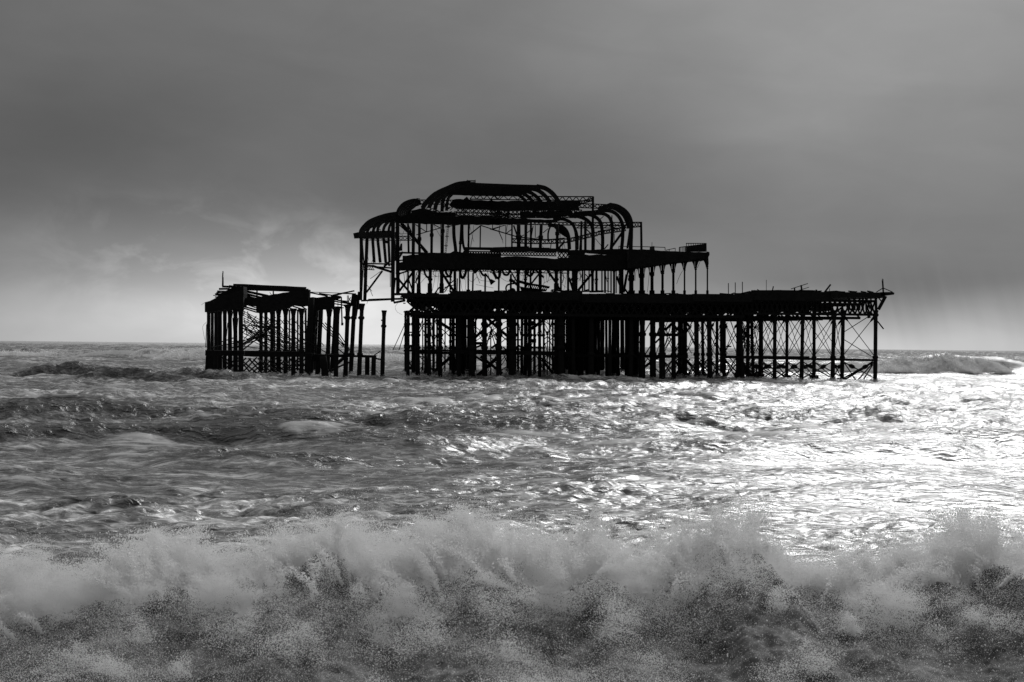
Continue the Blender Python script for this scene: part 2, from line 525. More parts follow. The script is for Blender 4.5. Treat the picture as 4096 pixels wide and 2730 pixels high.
def sweep(path, widths, depths, sides=4, jitter=0.0):
    """tube of rectangular (sides=4) or round section along a path"""
    verts, faces = [], []
    n = len(path)
    for i, p in enumerate(path):
        a = path[max(i - 1, 0)]; b = path[min(i + 1, n - 1)]
        s, dv = frame_at(b - a)
        w = (widths[i] if isinstance(widths, (list, tuple)) else widths) / 2
        dd = (depths[i] if isinstance(depths, (list, tuple)) else depths) / 2
        for k in range(sides):
            j = 1 + random.uniform(-jitter, jitter)
            if sides == 4:
                u, v = ((-1, -1), (1, -1), (1, 1), (-1, 1))[k]
            else:
                t = 2 * math.pi * k / sides; u, v = math.cos(t), math.sin(t)
            verts.append(p + s * (u * w * j) + dv * (v * dd * j))
    for i in range(n - 1):
        for k in range(sides):
            k2 = (k + 1) % sides
            faces.append((i * sides + k, i * sides + k2, (i + 1) * sides + k2, (i + 1) * sides + k))
    faces.append(tuple(range(sides - 1, -1, -1)))
    faces.append(tuple((n - 1) * sides + k for k in range(sides)))
    return verts, faces


def bar(parent, name, c, x0, y0, x1, y1, w, Y, Y1=None, depth=None, seg=None, jit=0.06, mat=None, sides=4):
    Y1 = Y if Y1 is None else Y1
    p0, p1 = pt(c, x0, y0, Y), pt(c, x1, y1, Y1)
    W = wid(c, w, (Y + Y1) / 2)
    L = (p1 - p0).length
    n = seg or max(2, min(9, int(L / max(1.2, W * 2)) + 1))
    s, dv = frame_at(p1 - p0)
    path = []
    for i in range(n):
        p = p0.lerp(p1, i / (n - 1))
        if 0 < i < n - 1:
            p = p + s * random.uniform(-jit, jit) * W * 0.5
        path.append(p)
    v, f = sweep(path, W, depth or max(W * 0.8, 0.05), sides, jit)
    return mesh_obj(name, v, f, mat or IRON, parent)


def rod(parent, c, x0, y0, x1, y1, Y, Y1=None, w=5.0, sag=0.0, name='tie_rod', buckle=None):
    Y1 = Y if Y1 is None else Y1
    p0, p1 = pt(c, x0, y0, Y), pt(c, x1, y1, Y1)
    W = 1.5 * wid(c, w, (Y + Y1) / 2)
    n = 2 if not sag else 6
    path = [p0.lerp(p1, i / (n - 1)) + Vector((0, 0, -sag * 4 * (i / (n - 1)) * (1 - i / (n - 1)))) for i in range(n)]
    v, f = sweep(path, W, W, 5)
    o = mesh_obj(name, v, f, IRON, parent)
    if buckle:
        a = p0.lerp(p1, buckle); d = (p1 - p0).normalized()
        L = min(0.75, (p1 - p0).length * 0.10)
        v, f = sweep([a - d * L, a - d * L * 0.35, a + d * L * 0.35, a + d * L], [W, W * 3.4, W * 3.4, W], [W, W * 2.6, W * 2.6, W], 6)
        mesh_obj('turnbuckle', v, f, IRON, o)
    return o


def wire(parent, c, pts, Y, w=2.5, name='wire'):
    P = [pt(c, x, y, Y + random.uniform(-0.4, 0.4)) for x, y in pts]
    Q = []
    for i in range(len(P) - 1):       # smooth through the points
        a = P[max(i - 1, 0)]; b = P[i]; d = P[i + 1]; e = P[min(i + 2, len(P) - 1)]
        for t in (0, 0.25, 0.5, 0.75):
            Q.append(0.5 * ((2 * b) + (d - a) * t + (2 * a - 5 * b + 4 * d - e) * t * t + (3 * b - a - 3 * d + e) * t ** 3))
    Q.append(P[-1])
    W = wid(c, w, Y)
    v, f = sweep(Q, W, W, 4)
    return mesh_obj(name, v, f, IRON, parent)


def smooth_path(P, k=3):
    Q = []
    for i in range(len(P) - 1):
        a = P[max(i - 1, 0)]; b = P[i]; d = P[i + 1]; e = P[min(i + 2, len(P) - 1)]
        for t in [j / k for j in range(k)]:
            Q.append(0.5 * ((2 * b) + (d - a) * t + (2 * a - 5 * b + 4 * d - e) * t * t + (3 * b - a - 3 * d + e) * t ** 3))
    Q.append(P[-1])
    return Q


def rib(parent, c, pts, w, Y, Y1=None, name='roof_rib', depth=None, taper=None):
    """curved iron rib: pts in crop pixels, running from depth Y to depth Y1"""
    Y1 = Y if Y1 is None else Y1
    n = len(pts)
    P = [pt(c, x, y, Y + (Y1 - Y) * i / (n - 1)) for i, (x, y) in enumerate(pts)]
    Q = smooth_path(P, 4)
    W = wid(c, w, Y)
    ws = [W * (1 + ((taper or 1) - 1) * i / (len(Q) - 1)) for i in range(len(Q))]
    v, f = sweep(Q, ws, depth or 0.35, 4, 0.03)
    return mesh_obj(name, v, f, IRON, parent)


def plate(parent, name, c, poly, Y, thick, mat=None, rag=0.0):
    """solid with a given outline, 'thick' metres deep behind depth Y"""
    pts = []
    n = len(poly)
    for i in range(n):
        a, b = poly[i], poly[(i + 1) % n]
        L = math.hypot(b[0] - a[0], b[1] - a[1])
        m = max(1, int(L / 45)) if rag else 1
        for k in range(m):
            t = k / m
            x = a[0] + (b[0] - a[0]) * t; y = a[1] + (b[1] - a[1]) * t
            if rag and k: x += random.uniform(-rag, rag); y += random.uniform(-rag, rag)
            pts.append((x, y))
    n = len(pts)
    F = [pt(c, x, y, Y) for x, y in pts]
    B = [p + Vector((0, thick, 0)) for p in F]
    faces = [tuple(range(n)), tuple(range(2 * n - 1, n - 1, -1))]
    for i in range(n):
        j = (i + 1) % n
        faces.append((i, i + n, j + n, j))
    return mesh_obj(name, F + B, faces, mat or IRON, parent)


FAR_WEB = ([], [])


def lattice(parent, c, x0, y0, x1, y1, h, n, Y, Y1=None, kind='X', w=6.0, chord=9.0, h1=None, name='lattice_girder', curve=0.0):
    """truss from (x0,y0) to (x1,y1) (its top chord), h high, n panels; bars are sub-parts"""
    Y1 = Y if Y1 is None else Y1
    h1 = h if h1 is None else h1
    T, B = [], []
    m = n * (1 if kind != 'K' else 1)
    for i in range(m + 1):
        t = i / m
        x = x0 + (x1 - x0) * t; y = y0 + (y1 - y0) * t + curve * 4 * t * (1 - t); yy = Y + (Y1 - Y) * t
        hh = h + (h1 - h) * t
        T.append(pt(c, x, y, yy)); B.append(pt(c, x, y + hh, yy))
    W = wid(c, w, Y); C = wid(c, chord, Y)
    v1, f1 = sweep(T, C, max(C, 0.12), 4, 0.05)
    g = mesh_obj(name, v1, f1, IRON, parent)
    v2, f2 = sweep(B, C, max(C, 0.12), 4, 0.05)
    mesh_obj('bottom_chord', v2, f2, IRON, g)
    for i in range(m):
        segs = []
        if kind == 'X': segs = [(T[i], B[i + 1]), (B[i], T[i + 1])]
        elif kind == 'W': segs = [(T[i], B[i + 1])] if i % 2 else [(B[i], T[i + 1])]
        elif kind == 'N': segs = [(T[i], B[i]), (T[i], B[i + 1])]
        for a, b in segs:
            v, f = sweep([a, b], W, max(W * 0.7, 0.03), 4)
            if Y >= 162:                      # the webs at the back are too fine to pick apart
                FAR_WEB[1].extend(tuple(q + len(FAR_WEB[0]) for q in fc) for fc in f); FAR_WEB[0].extend(v)
            else:
                mesh_obj('lattice_bar', v, f, IRON, g)
    return g


def column(parent, c, xt, yt, xb, yb, w, Y, name='pile', cap=True, collars=(), sink=True, foot=0.0, rough=0.05, flare=1.55, taper=1.0):
    """cast iron column: shaft with a flared capital and flange collars as sub-parts"""
    p0, p1 = pt(c, xt, yt, Y), pt(c, xb, yb, Y)
    if sink:
        d = (p1 - p0).normalized()
        q0 = p1 + d * (p1.z / max(-d.z, 0.3))
        PILE_FEET.append((q0.x, q0.y, wid(c, w, Y)))
        k = (p1.z + 2.0) / max(-d.z, 0.3)
        p1b = p1 + d * k
    else:
        p1b = p1
    W = wid(c, w, Y)
    L = (p1b - p0).length
    n = max(4, int(L / 1.1))
    path, ws = [], []
    for i in range(n + 1):
        t = i / n
        path.append(p0.lerp(p1b, t))
        z = path[-1].z
        ws.append(W * (1 + (taper - 1) * t) * (1 + random.uniform(-rough, rough)) * (1.10 if (sink and z < 2.2) else 1.0))
    v, f = sweep(path, ws, ws, 10, rough * 0.4)
    o = mesh_obj(name, v, f, IRON, parent, True)
    d = (p1b - p0).normalized()
    if cap:
        hgt = W * 1.5
        v, f = sweep([p0 - d * 0.02, p0 + d * hgt * 0.25, p0 + d * hgt * 0.35, p0 + d * hgt, p0 + d * hgt * 1.1],
                     [W * flare, W * flare, W * flare * 0.85, W * 1.08, W * 1.02], [W * flare, W * flare, W * flare * 0.85, W * 1.08, W * 1.02], 10)
        mesh_obj('capital', v, f, IRON, o, False)
    for cy in collars:
        t = (cy - yt) / (yb - yt)
        q = p0.lerp(p1, t)
        hh = W * 0.45
        v, f = sweep([q - d * hh, q - d * hh * 0.4, q + d * hh * 0.4, q + d * hh], [W * 1.02, W * 1.5, W * 1.5, W * 1.05], [W * 1.02, W * 1.5, W * 1.5, W * 1.05], 10)
        mesh_obj('collar', v, f, IRON, o)
    if foot:
        q = p0.lerp(p1, (foot - yt) / (yb - yt))
        e = p0.lerp(p1b, 1.0)
        s = W * 1.1
        vs = []
        for z in (q.z, -1.6):
            for a, b in ((-1, -1), (1, -1), (1, 1), (-1, 1)):
                vs.append(Vector((q.x + a * s * random.uniform(0.9, 1.1), q.y + b * s, z + random.uniform(-0.1, 0.1))))
        mesh_obj('footing', vs, [(0, 1, 2, 3), (7, 6, 5, 4), (0, 4, 5, 1), (1, 5, 6, 2), (2, 6, 7, 3), (3, 7, 4, 0)], IRON, o)
    return o


PILE_FEET = []

# ------------------------------------------------------------------ the broken section of pier to the left
frag = thing('broken_pier_section', 'collapsed black pier section on leaning iron piles, detached from the pavilion platform',
             'pier', at(1000, 1490, 160))
rowA = [(165, 40), (209, 36), (255, 42), (300, 46), (360, 42), (420, 46), (487, 46), (553, 50)]
A_pts = []
for i, (x, w) in enumerate(rowA):
    Y = 172 - 22 * i / 7
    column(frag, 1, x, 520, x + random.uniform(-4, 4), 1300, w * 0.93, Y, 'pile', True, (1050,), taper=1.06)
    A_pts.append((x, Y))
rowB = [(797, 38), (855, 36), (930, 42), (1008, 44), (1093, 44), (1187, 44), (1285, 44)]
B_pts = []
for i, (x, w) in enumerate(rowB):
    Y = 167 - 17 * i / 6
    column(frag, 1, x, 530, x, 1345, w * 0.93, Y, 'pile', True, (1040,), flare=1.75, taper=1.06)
    B_pts.append((x, Y))
for (xt, yt, xb, yb, w, Y, cap) in [
        (1405, 400, 1355, 1330, 62, 152, False), (1440, 520, 1395, 1330, 50, 158, True), (1470, 540, 1432, 1330, 36, 163, False),
        (1520, 540, 1480, 1330, 48, 154, False), (1545, 1100, 1570, 1330, 70, 151, False), (1620, 540, 1598, 1330, 44, 160, True),
        (1700, 520, 1650, 1330, 42, 156, True), (1722, 505, 1700, 1330, 44, 151, True)]:
    column(frag, 1, xt, yt, xb, yb, w, Y, 'pile', cap, (1090,) if yt < 900 else ())
# ties along the foot
bar(frag, 'tie_beam', 1, 128, 1062, 600, 1070, 56, 151, depth=0.4)
bar(frag, 'tie_beam', 1, 590, 1072, 1340, 1080, 58, 152, depth=0.4)
bar(frag, 'tie_beam', 1, 1330, 1098, 1800, 1100, 30, 153, depth=0.3)
bar(frag, 'tie_beam', 1, 150, 1050, 800, 1060, 26, 172, depth=0.3)
bar(frag, 'tie_beam', 1, 1350, 1135, 1560, 1145, 44, 154, depth=0.3)
bar(frag, 'sheet_pile_wall', 1, 130, 1180, 320, 1190, 250, 168, depth=0.4)
# rods between the two rows of piles
for i in range(9):
    y0 = 590 + i * 22
    ya, yb2 = random.choice(A_pts[-3:]), random.choice(B_pts)
    rod(frag, 1, 585, 560 + i * 26, 1285 - 60 * (i % 3), 930 + i * 26 - 30 * (i % 3), 151 + i * 1.6, 156 + i, 5)
    rod(frag, 1, 560 - 14 * i, 1010 - i * 10, 960 + 24 * (i % 4) - i * 10, 600 + i * 34, 152 + 2 * i, 165 - i, 6, buckle=0.75 if i % 3 == 0 else None)
for i in range(7):
    x = rowB[i][0]
    rod(frag, 1, x, 600 + 12 * i, x + 330 - 10 * i, 1010 - 6 * i, B_pts[i][1], 151 + i, 6)
    rod(frag, 1, x - 10, 1000, x + 240, 620 + 10 * i, B_pts[i][1], 166, 4)
    rod(frag, 1, x, 820 + 10 * i, x + 330, 1080, B_pts[i][1], 155, 7)
for x0, y0, x1, y1, w in [(500, 1000, 790, 850, 12), (420, 1010, 780, 900, 9), (560, 1040, 780, 870, 10), (320, 930, 470, 880, 9), (200, 1000, 560, 930, 8),
                          (580, 980, 780, 1010, 6), (600, 1040, 1000, 1045, 6), (590, 900, 780, 680, 6), (580, 820, 740, 620, 7)]:
    rod(frag, 1, x0, y0, x1, y1, 158, 163, w, name='brace')
for x0, y0, x1, y1 in [(445, 560, 400, 700), (462, 540, 430, 700), (590, 640, 630, 860), (600, 560, 585, 620), (635, 560, 640, 690), (380, 860, 395, 700),
                       (520, 640, 500, 830), (455, 640, 470, 860), (130, 1000, 140, 720)]:
    rod(frag, 1, x0, y0, x1, y1, 160, 160, 6, name='hanging_rod')
for i in range(16):     # braces below the tie, down to the water
    x = 330 + i * 62 + random.uniform(-12, 12)
    rod(frag, 1, x, 1115 + random.uniform(0, 60), x + 170, 1315, 153 + (i % 4) * 3, 158, 11, name='brace')
    rod(frag, 1, x + 160, 1110 + random.uniform(0, 40), x - 10, 1300, 156 + (i % 3) * 3, 160, 10, name='brace')
for i in range(5):
    rod(frag, 1, 1450 + 60 * i, 640 + 30 * i, 1740 + 40 * i, 960 + 28 * i, 152, 158, 7)
rod(frag, 1, 1735, 915, 1870, 1030, 152, 154, 8)
rod(frag, 1, 1720, 1010, 1800, 1075, 152, 153, 8)
rod(frag, 1, 1720, 1190, 1800, 1120, 153, 154, 26, name='brace')
rod(frag, 1, 1600, 1290, 1860, 1180, 155, 157, 14, name='brace')
for i in range(16):
    x0 = random.uniform(560, 700); x1 = random.uniform(760, 1000)
    rod(frag, 1, x0, random.uniform(560, 900), x1, random.uniform(700, 1030), random.uniform(152, 165), random.uniform(155, 168), random.uniform(4, 8), name='brace')
for i in range(12):
    x = random.uniform(450, 1330); y = 244 + (x - 465) * 0.043
    bar(frag, 'broken_fixing', 1, x, y - random.uniform(6, 16), x + random.uniform(-8, 16), y + 6, random.uniform(6, 14), 168)
for x, w, Y in [(1240, 18, 165), (1335, 22, 160), (960, 16, 168), (1140, 16, 168)]:
    column(frag, 1, x, 540, x + random.uniform(-12, 12), 1310, w, Y, 'pile', False, ())
# deck: edge girder, sagging slabs and planks
plate(frag, 'edge_girder', 1, [(118, 452), (180, 436), (250, 400), (585, 300), (585, 500), (470, 535), (330, 545), (225, 570), (118, 572)], 152, 2.0, TIMBER, 4)
plate(frag, 'deck_slab', 1, [(330, 330), (400, 300), (470, 262), (585, 262), (585, 420), (330, 420), (250, 395)], 156, 2.0, TIMBER, 5)
plate(frag, 'deck_slab', 1, [(575, 410), (700, 400), (860, 370), (1000, 350), (1120, 330), (1380, 300), (1375, 400), (1420, 420), (1420, 505),
                             (1240, 500), (1180, 490), (1120, 520), (1000, 540), (880, 575), (740, 580), (735, 500), (640, 470), (575, 480)], 153, 1.0, TIMBER, 6)
plate(frag, 'deck_slab', 1, [(1370, 395), (1520, 390), (1680, 375), (1765, 385), (1740, 410), (1680, 425), (1675, 530), (1600, 545), (1510, 540), (1450, 560), (1370, 540)], 154, 0.5, TIMBER, 5)
bar(frag, 'deck_beam', 1, 465, 258, 1340, 296, 48, 170, depth=0.5, mat=TIMBER)
bar(frag, 'deck_beam', 1, 560, 285, 1340, 312, 34, 166, depth=0.5, mat=TIMBER)
bar(frag, 'deck_beam', 1, 330, 262, 560, 270, 20, 164, depth=0.4, mat=TIMBER)
for i in range(11):
    y = 300 + i * 15
    bar(frag, 'deck_plank', 1, 575, y + 4, 880 - i * 4, y + 72 + random.uniform(-8, 8), 13, 155 + i * 1.4, 158 + i, mat=TIMBER)
for x0, y0, x1, y1, w in [(575, 500, 740, 545, 16), (575, 520, 740, 572, 14), (575, 470, 730, 498, 14), (620, 480, 735, 520, 10), (1180, 500, 1345, 552, 14),
                          (1110, 515, 1340, 575, 12), (1250, 480, 1350, 540, 12)]:
    bar(frag, 'deck_plank', 1, x0, y0, x1, y1, w, 157, mat=TIMBER)
for x0, y0, x1, y1, w in [(268, 318, 420, 322, 14), (265, 330, 380, 345, 12), (290, 292, 420, 290, 20), (220, 370, 330, 366, 8), (240, 348, 330, 352, 7), (410, 252, 500, 262, 12), (470, 240, 700, 252, 10)]:
    bar(frag, 'deck_plank', 1, x0, y0, x1, y1, w, 160, mat=TIMBER)
for i in range(22):     # splintered boards piled on the collapsed corner
    x = random.uniform(250, 560); y = random.uniform(255, 400) + max(0, 330 - x) * 0.4
    bar(frag, 'deck_plank', 1, x - random.uniform(10, 60), y + random.uniform(-4, 10), x + random.uniform(60, 160), y - random.uniform(-6, 10), random.uniform(7, 16), random.uniform(154, 164), mat=TIMBER, seg=3)
for x0, y0, x1, y1, w in [(1360, 328, 1830, 345, 7), (1360, 330, 1600, 378, 14), (1500, 345, 1760, 385, 12), (1660, 368, 1920, 315, 14), (1650, 380, 1760, 350, 18),
                          (1760, 345, 1940, 352, 12), (1680, 415, 1900, 470, 14), (1680, 440, 1960, 490, 13), (1680, 470, 1840, 495, 12), (1680, 425, 1860, 440, 9),
                          (1700, 515, 1790, 520, 12), (1800, 490, 1960, 488, 18)]:
    bar(frag, 'fallen_beam', 1, x0, y0, x1, y1, w, 155, 157, mat=TIMBER)
for x0, y0, x1, y1, w in [(748, 305, 748, 420, 14), (945, 320, 945, 420, 12), (1355, 290, 1360, 420, 24), (900, 330, 920, 360, 5), (1765, 390, 1775, 725, 14),
                          (1838, 370, 1840, 500, 7), (1852, 370, 1855, 500, 7), (1910, 350, 1890, 480, 24), (1725, 410, 1725, 510, 6), (1610, 425, 1612, 530, 9),
                          (1850, 390, 1880, 440, 7), (1880, 390, 1850, 450, 7), (1525, 440, 1530, 530, 8), (1560, 440, 1580, 520, 8), (1640, 430, 1642, 520, 8)]:
    bar(frag, 'deck_post', 1, x0, y0, x1, y1, w, 156)
plate(frag, 'post_foot', 1, [(1763, 700), (1788, 700), (1784, 732), (1762, 732)], 156, 0.4)
for pts_ in [[(75, 485), (120, 455)], [(118, 905), (104, 830), (94, 745), (140, 690)], [(148, 690), (135, 740), (145, 780)]]:
    wire(frag, 1, pts_, 156)
for x, y in [(1335, 685), (1430, 690), (985, 755)]:
    bar(frag, 'bracket', 1, x - 10, y, x + 40, y, 12, 152)
# piles at the broken end, some out of line
for (xt, yt, xb, yb, w, Y) in [(1845, 490, 1815, 1325, 44, 153), (1930, 360, 1878, 1325, 42, 156), (2015, 470, 1980, 1335, 42, 151)]:
    column(frag, 1, xt, yt, xb, yb, w, Y, 'pile', True, (640, 1080))
    bar(frag, 'bracket', 1, xt - 48 - (2015 - xt) * 0.03, 640 if yt < 480 else 630, xt, 650, 16, Y)
bar(frag, 'broken_strut', 1, 1985, 325, 1935, 630, 26, 157)
bar(frag, 'broken_strut', 1, 1972, 330, 1978, 540, 16, 158)
bar(frag, 'tie_beam', 1, 1800, 1100, 2185, 1108, 22, 153, depth=0.3)

st = thing('pile_stump', 'two short black pile stumps under a broken beam between the pier ruins', 'pile', at(1480, 1500, 153))
column(st, 1, 2080, 1112, 2076, 1340, 44, 154, 'stump', False)
column(st, 1, 2158, 1105, 2152, 1340, 44, 152, 'stump', False)
bar(st, 'cap_beam', 1, 1990, 1103, 2188, 1108, 26, 153, depth=0.35)
bar(st, 'broken_beam', 1, 2185, 1132, 2248, 1142, 16, 153)
bar(st, 'splintered_plank', 1, 2160, 1092, 2240, 1042, 10, 153, mat=TIMBER)

lone = thing('lone_pile', 'single tall black iron pile standing free between the two pier ruins', 'pile', at(1535, 1500, 152))
column(lone, 1, 2283, 552, 2260, 1340, 38, 152, 'shaft', True, (740,), flare=1.45, taper=1.15)
bar(lone, 'bracket', 1, 2245, 670, 2280, 670, 14, 152)

mast = thing('signal_mast', 'short black mast with open top on the corner of the left pier section', 'mast', at(891, 1146, 160))
bar(mast, 'post', 1, 331, 258, 336, 95, 11, 160, seg=4)
bar(mast, 'post_brace', 1, 343, 258, 341, 150, 6, 160)
wire(mast, 1, [(332, 98), (333, 82), (338, 78), (343, 84), (343, 98)], 160, 4, 'loop')

# ------------------------------------------------------------------ the main platform
plat = thing('pier_platform', 'long ruined pier platform on many rusted iron piles, carrying the pavilion skeleton', 'pier', at(2550, 1510, 165))


def deck_pt(sx, sy, Y):
    return at(sx, sy, Y)


def deck_section(name, x0, x1, ytop, Y0, Yb0, Yb1, thick, rag=0.0):
    """slab from front depth Y0 back to depth Yb0 (left) / Yb1 (right); its top edge at image row ytop at the front"""
    zt = at((x0 + x1) / 2, ytop, Y0).z
    A = at(x0, ytop, Y0); Bp = at(x1, ytop, Y0)
    v = []
    for z in (zt, zt - thick):
        v += [Vector((A.x, Y0, z)), Vector((Bp.x, Y0, z)), Vector((Bp.x * (1 + 0 * Yb1), Yb1, z)), Vector((A.x, Yb0, z))]
    return mesh_obj(name, v, [(0, 1, 2, 3), (7, 6, 5, 4), (0, 4, 5, 1), (1, 5, 6, 2), (2, 6, 7, 3), (3, 7, 4, 0)], TIMBER, plat)


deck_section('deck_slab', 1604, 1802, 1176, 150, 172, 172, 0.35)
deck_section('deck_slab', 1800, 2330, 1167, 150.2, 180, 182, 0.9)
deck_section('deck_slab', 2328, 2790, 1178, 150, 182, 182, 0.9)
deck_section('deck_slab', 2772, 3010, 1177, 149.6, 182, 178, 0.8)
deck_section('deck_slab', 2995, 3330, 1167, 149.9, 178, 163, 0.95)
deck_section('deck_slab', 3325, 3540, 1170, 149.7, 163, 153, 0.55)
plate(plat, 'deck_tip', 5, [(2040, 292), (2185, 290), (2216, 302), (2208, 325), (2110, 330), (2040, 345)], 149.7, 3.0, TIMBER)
# ragged boards left on the deck edge
for i in range(64):
    x = random.uniform(1650, 3500)
    base = 1167 if 1800 < x < 2330 else (1178 if x < 3000 else 1168)
    if x < 1800: base = 1176
    L = random.uniform(20, 70); t = random.uniform(-5, 5)
    Y = random.uniform(150, 156)
    bar(plat, 'loose_board', 0, x, base - random.uniform(-3, 3), x + L, base - random.uniform(-3, 3) + t * 0.5, random.uniform(3, 5.5), Y, mat=TIMBER, seg=3)
for i in range(18):
    x = 3005 + i * 12 + random.uniform(-6, 6)
    bar(plat, 'loose_board', 0, x, 1166 + random.uniform(-3, 0), x + random.uniform(40, 75), 1166 + random.uniform(-4, 2), random.uniform(3, 5), random.uniform(150, 153), mat=TIMBER, seg=3)
# lattice girders under the deck: along the front, then row behind row
def girder_row(Y, xs, drop, hpx, ch, n, kind, x_in=0.0):
    (xa, xb) = xs
    zt = 8.2 if drop is None else drop
    a = Vector((xa, Y, zt)); b = Vector((xb, Y, zt))
    T = [a.lerp(b, i / n) for i in range(n + 1)]
    Bm = [p - Vector((0, 0, hpx)) for p in T]
    v, f = sweep(T, ch, 0.25, 4, 0.03); g = mesh_obj('deck_girder', v, f, IRON, plat)
    v, f = sweep(Bm, ch, 0.25, 4, 0.03); mesh_obj('bottom_chord', v, f, IRON, g)
    for i in range(n):
        if random.random() < 0.06: continue
        seg = [(T[i], Bm[i + 1]), (Bm[i], T[i + 1])] if kind == 'X' else ([(T[i], Bm[i + 1])] if i % 2 else [(Bm[i], T[i + 1])])
        vv, ff = [], []
        for p, q in seg:
            v, f = sweep([p, q + Vector((0, 0.02, 0))], 0.17, 0.08, 4)
            ff += [tuple(k + len(vv) for k in fc) for fc in f]; vv += v
        mesh_obj('cross_web', vv, ff, IRON, g)


def X_at(sx, Y):
    return (sx - 2048) / FPX * Y


girder_row(150.6, (X_at(2980, 150), X_at(3505, 150)), 8.35, 1.45, 0.26, 26, 'X')
girder_row(150.6, (X_at(1640, 150), X_at(2980, 150)), 8.0, 1.45, 0.30, 44, 'X')
for k, (Y, xl, xr) in enumerate([(154, 1625, 3440), (158, 1625, 3380), (162, 1640, 3290), (166, 1640, 3190), (170, 1650, 3090), (174, 1660, 3020), (178, 1840, 2960), (182, 1840, 2900)]):
    girder_row(Y, (X_at(xl, Y), X_at(xr, Y)), 8.1, 1.5 if Y < 176 else 1.3, 0.28, 30 - k, 'X' if k % 2 else 'W')
# transverse beams tie the rows together
for i in range(22):
    sx = 1650 + i * 84
    if sx > 3400: continue
    Yb = 180 if sx < 2950 else 180 - (sx - 2950) * 0.055
    x = X_at(sx, 150)
    v, f = sweep([Vector((x, 151, 7.75)), Vector((x, Yb, 7.75))], 0.25, 0.9, 4)
    mesh_obj('cross_beam', v, f, IRON, plat)
# the dark sheet of decking that still hangs under the middle
plate(plat, 'hanging_decking', 4, [(-10, 700), (560, 690), (900, 740), (1180, 760), (1180, 800), (1000, 825), (880, 850), (600, 848), (420, 860), (200, 862), (-10, 860)], 168, 0.3, TIMBER, 6)
plate(plat, 'hanging_decking', 6, [(640, 190), (1500, 190), (2340, 190), (2340, 345), (1900, 345), (1560, 350), (1470, 290), (1270, 300), (1180, 345), (860, 345), (700, 330)], 172, 0.3, TIMBER, 8)
plate(plat, 'hanging_decking', 5, [(0, 390), (900, 390), (1090, 420), (1090, 480), (1000, 540), (700, 560), (520, 530), (0, 560)], 158, 0.3, TIMBER, 8)
plate(plat, 'sagging_plate', 5, [(1190, 560), (1440, 545), (1440, 580), (1380, 595), (1300, 592), (1250, 572)], 152, 0.2)

# piles, right-hand part (crop 5): x top, x bottom, y bottom, width, depth, footing
PILES5 = [(1970, 1962, 1435, 44, 150.8, 0), (1545, 1528, 1425, 42, 153, 1412), (1428, 1404, 1450, 44, 150.8, 1432), (1165, 1163, 1400, 38, 161, 1385),
          (1018, 1000, 1440, 40, 151, 0), (812, 806, 1450, 34, 163, 1375), (652, 648, 1445, 42, 151, 0), (470, 455, 1445, 40, 156, 1360),
          (478, 480, 1445, 36, 166, 0), (345, 368, 1440, 34, 160, 0), (306, 290, 1440, 38, 153, 0), (190, 232, 1445, 44, 151.5, 0), (196, 178, 1445, 40, 168, 1345), (170, 160, 1445, 34, 172, 0)]
front5 = []
for xt, xb, yb, w, Y, ft in PILES5:
    column(plat, 5, xt, 530, xb, yb, w, Y, 'pile', True, (590, 1145), foot=ft, flare=1.35)
    front5.append((xt, xb, Y))
# piles, middle (crop 4)
PILES4 = [(1712, 24, 152), (1560, 30, 156), (1485, 26, 166), (1528, 24, 172), (1402, 42, 151), (1332, 27, 164), (1268, 40, 152), (1152, 36, 154), (1095, 34, 168), (1118, 20, 175),
          (1030, 36, 152), (905, 48, 151), (812, 46, 153), (704, 46, 152), (660, 22, 170), (620, 26, 174), (590, 40, 160)]
for x, w, Y in PILES4:
    wide = x in (905, 812, 704)
    column(plat, 4, x, 860, x + random.uniform(-6, 8), 1520, w, Y, 'pile', True, (1040, 1250) if wide else (1250,), foot=(1455 if x in (1712, 1528, 1332) else 0), taper=1.18 if wide else 1.05, flare=1.3)
x = -20
k = 0
while x < 640:          # the thicket of piles under the pavilion
    column(plat, 4, x, 855, x + random.uniform(-6, 6), 1515, random.uniform(24, 46), (151, 168, 158, 176, 163)[k % 5], 'pile', False, (1250,) if k % 2 else (), taper=1.05)
    x += random.uniform(32, 46) + (6 if x > 380 else 0); k += 1
# piles, left-hand part (crop 6)
PILES6 = [(196, 24, 166, 1), (232, 34, 151, 1), (300, 40, 156, 1), (348, 46, 152, 1), (325, 24, 172, 0), (452, 28, 166, 1), (495, 40, 152, 1), (562, 16, 172, 0), (600, 22, 168, 0), (640, 44, 154, 1),
          (702, 14, 175, 0), (768, 24, 168, 1), (805, 36, 158, 1), (850, 30, 164, 0), (880, 44, 152, 1), (928, 46, 160, 0), (1000, 34, 170, 0), (1040, 58, 151, 1), (1200, 52, 152, 1), (1386, 54, 151, 1),
          (1552, 72, 151.5, 1), (1495, 24, 172, 0), (1626, 24, 168, 0), (1680, 30, 162, 0), (1722, 34, 156, 1), (1778, 44, 153, 1), (1838, 28, 166, 1), (1902, 34, 158, 1), (1955, 24, 168, 1),
          (2112, 40, 153, 1), (2176, 58, 151, 1), (2245, 22, 170, 1), (2292, 40, 156, 1), (2335, 40, 162, 0),
          (2030, 16, 174, 0), (2070, 20, 170, 0), (2142, 24, 166, 0), (2215, 26, 163, 0), (2268, 24, 173, 0), (2310, 26, 176, 0), (1740, 18, 174, 0), (1590, 26, 166, 0), (1090, 20, 174, 0), (960, 28, 176, 0), (415, 14, 174, 0), (545, 18, 160, 0)]
for x, w, Y, cl in PILES6:
    column(plat, 6, x, 330, x + random.uniform(-5, 5), 1150, w, Y, 'pile', w > 30, (500, 640, 800) if cl else (820,), flare=1.4, taper=1.06)
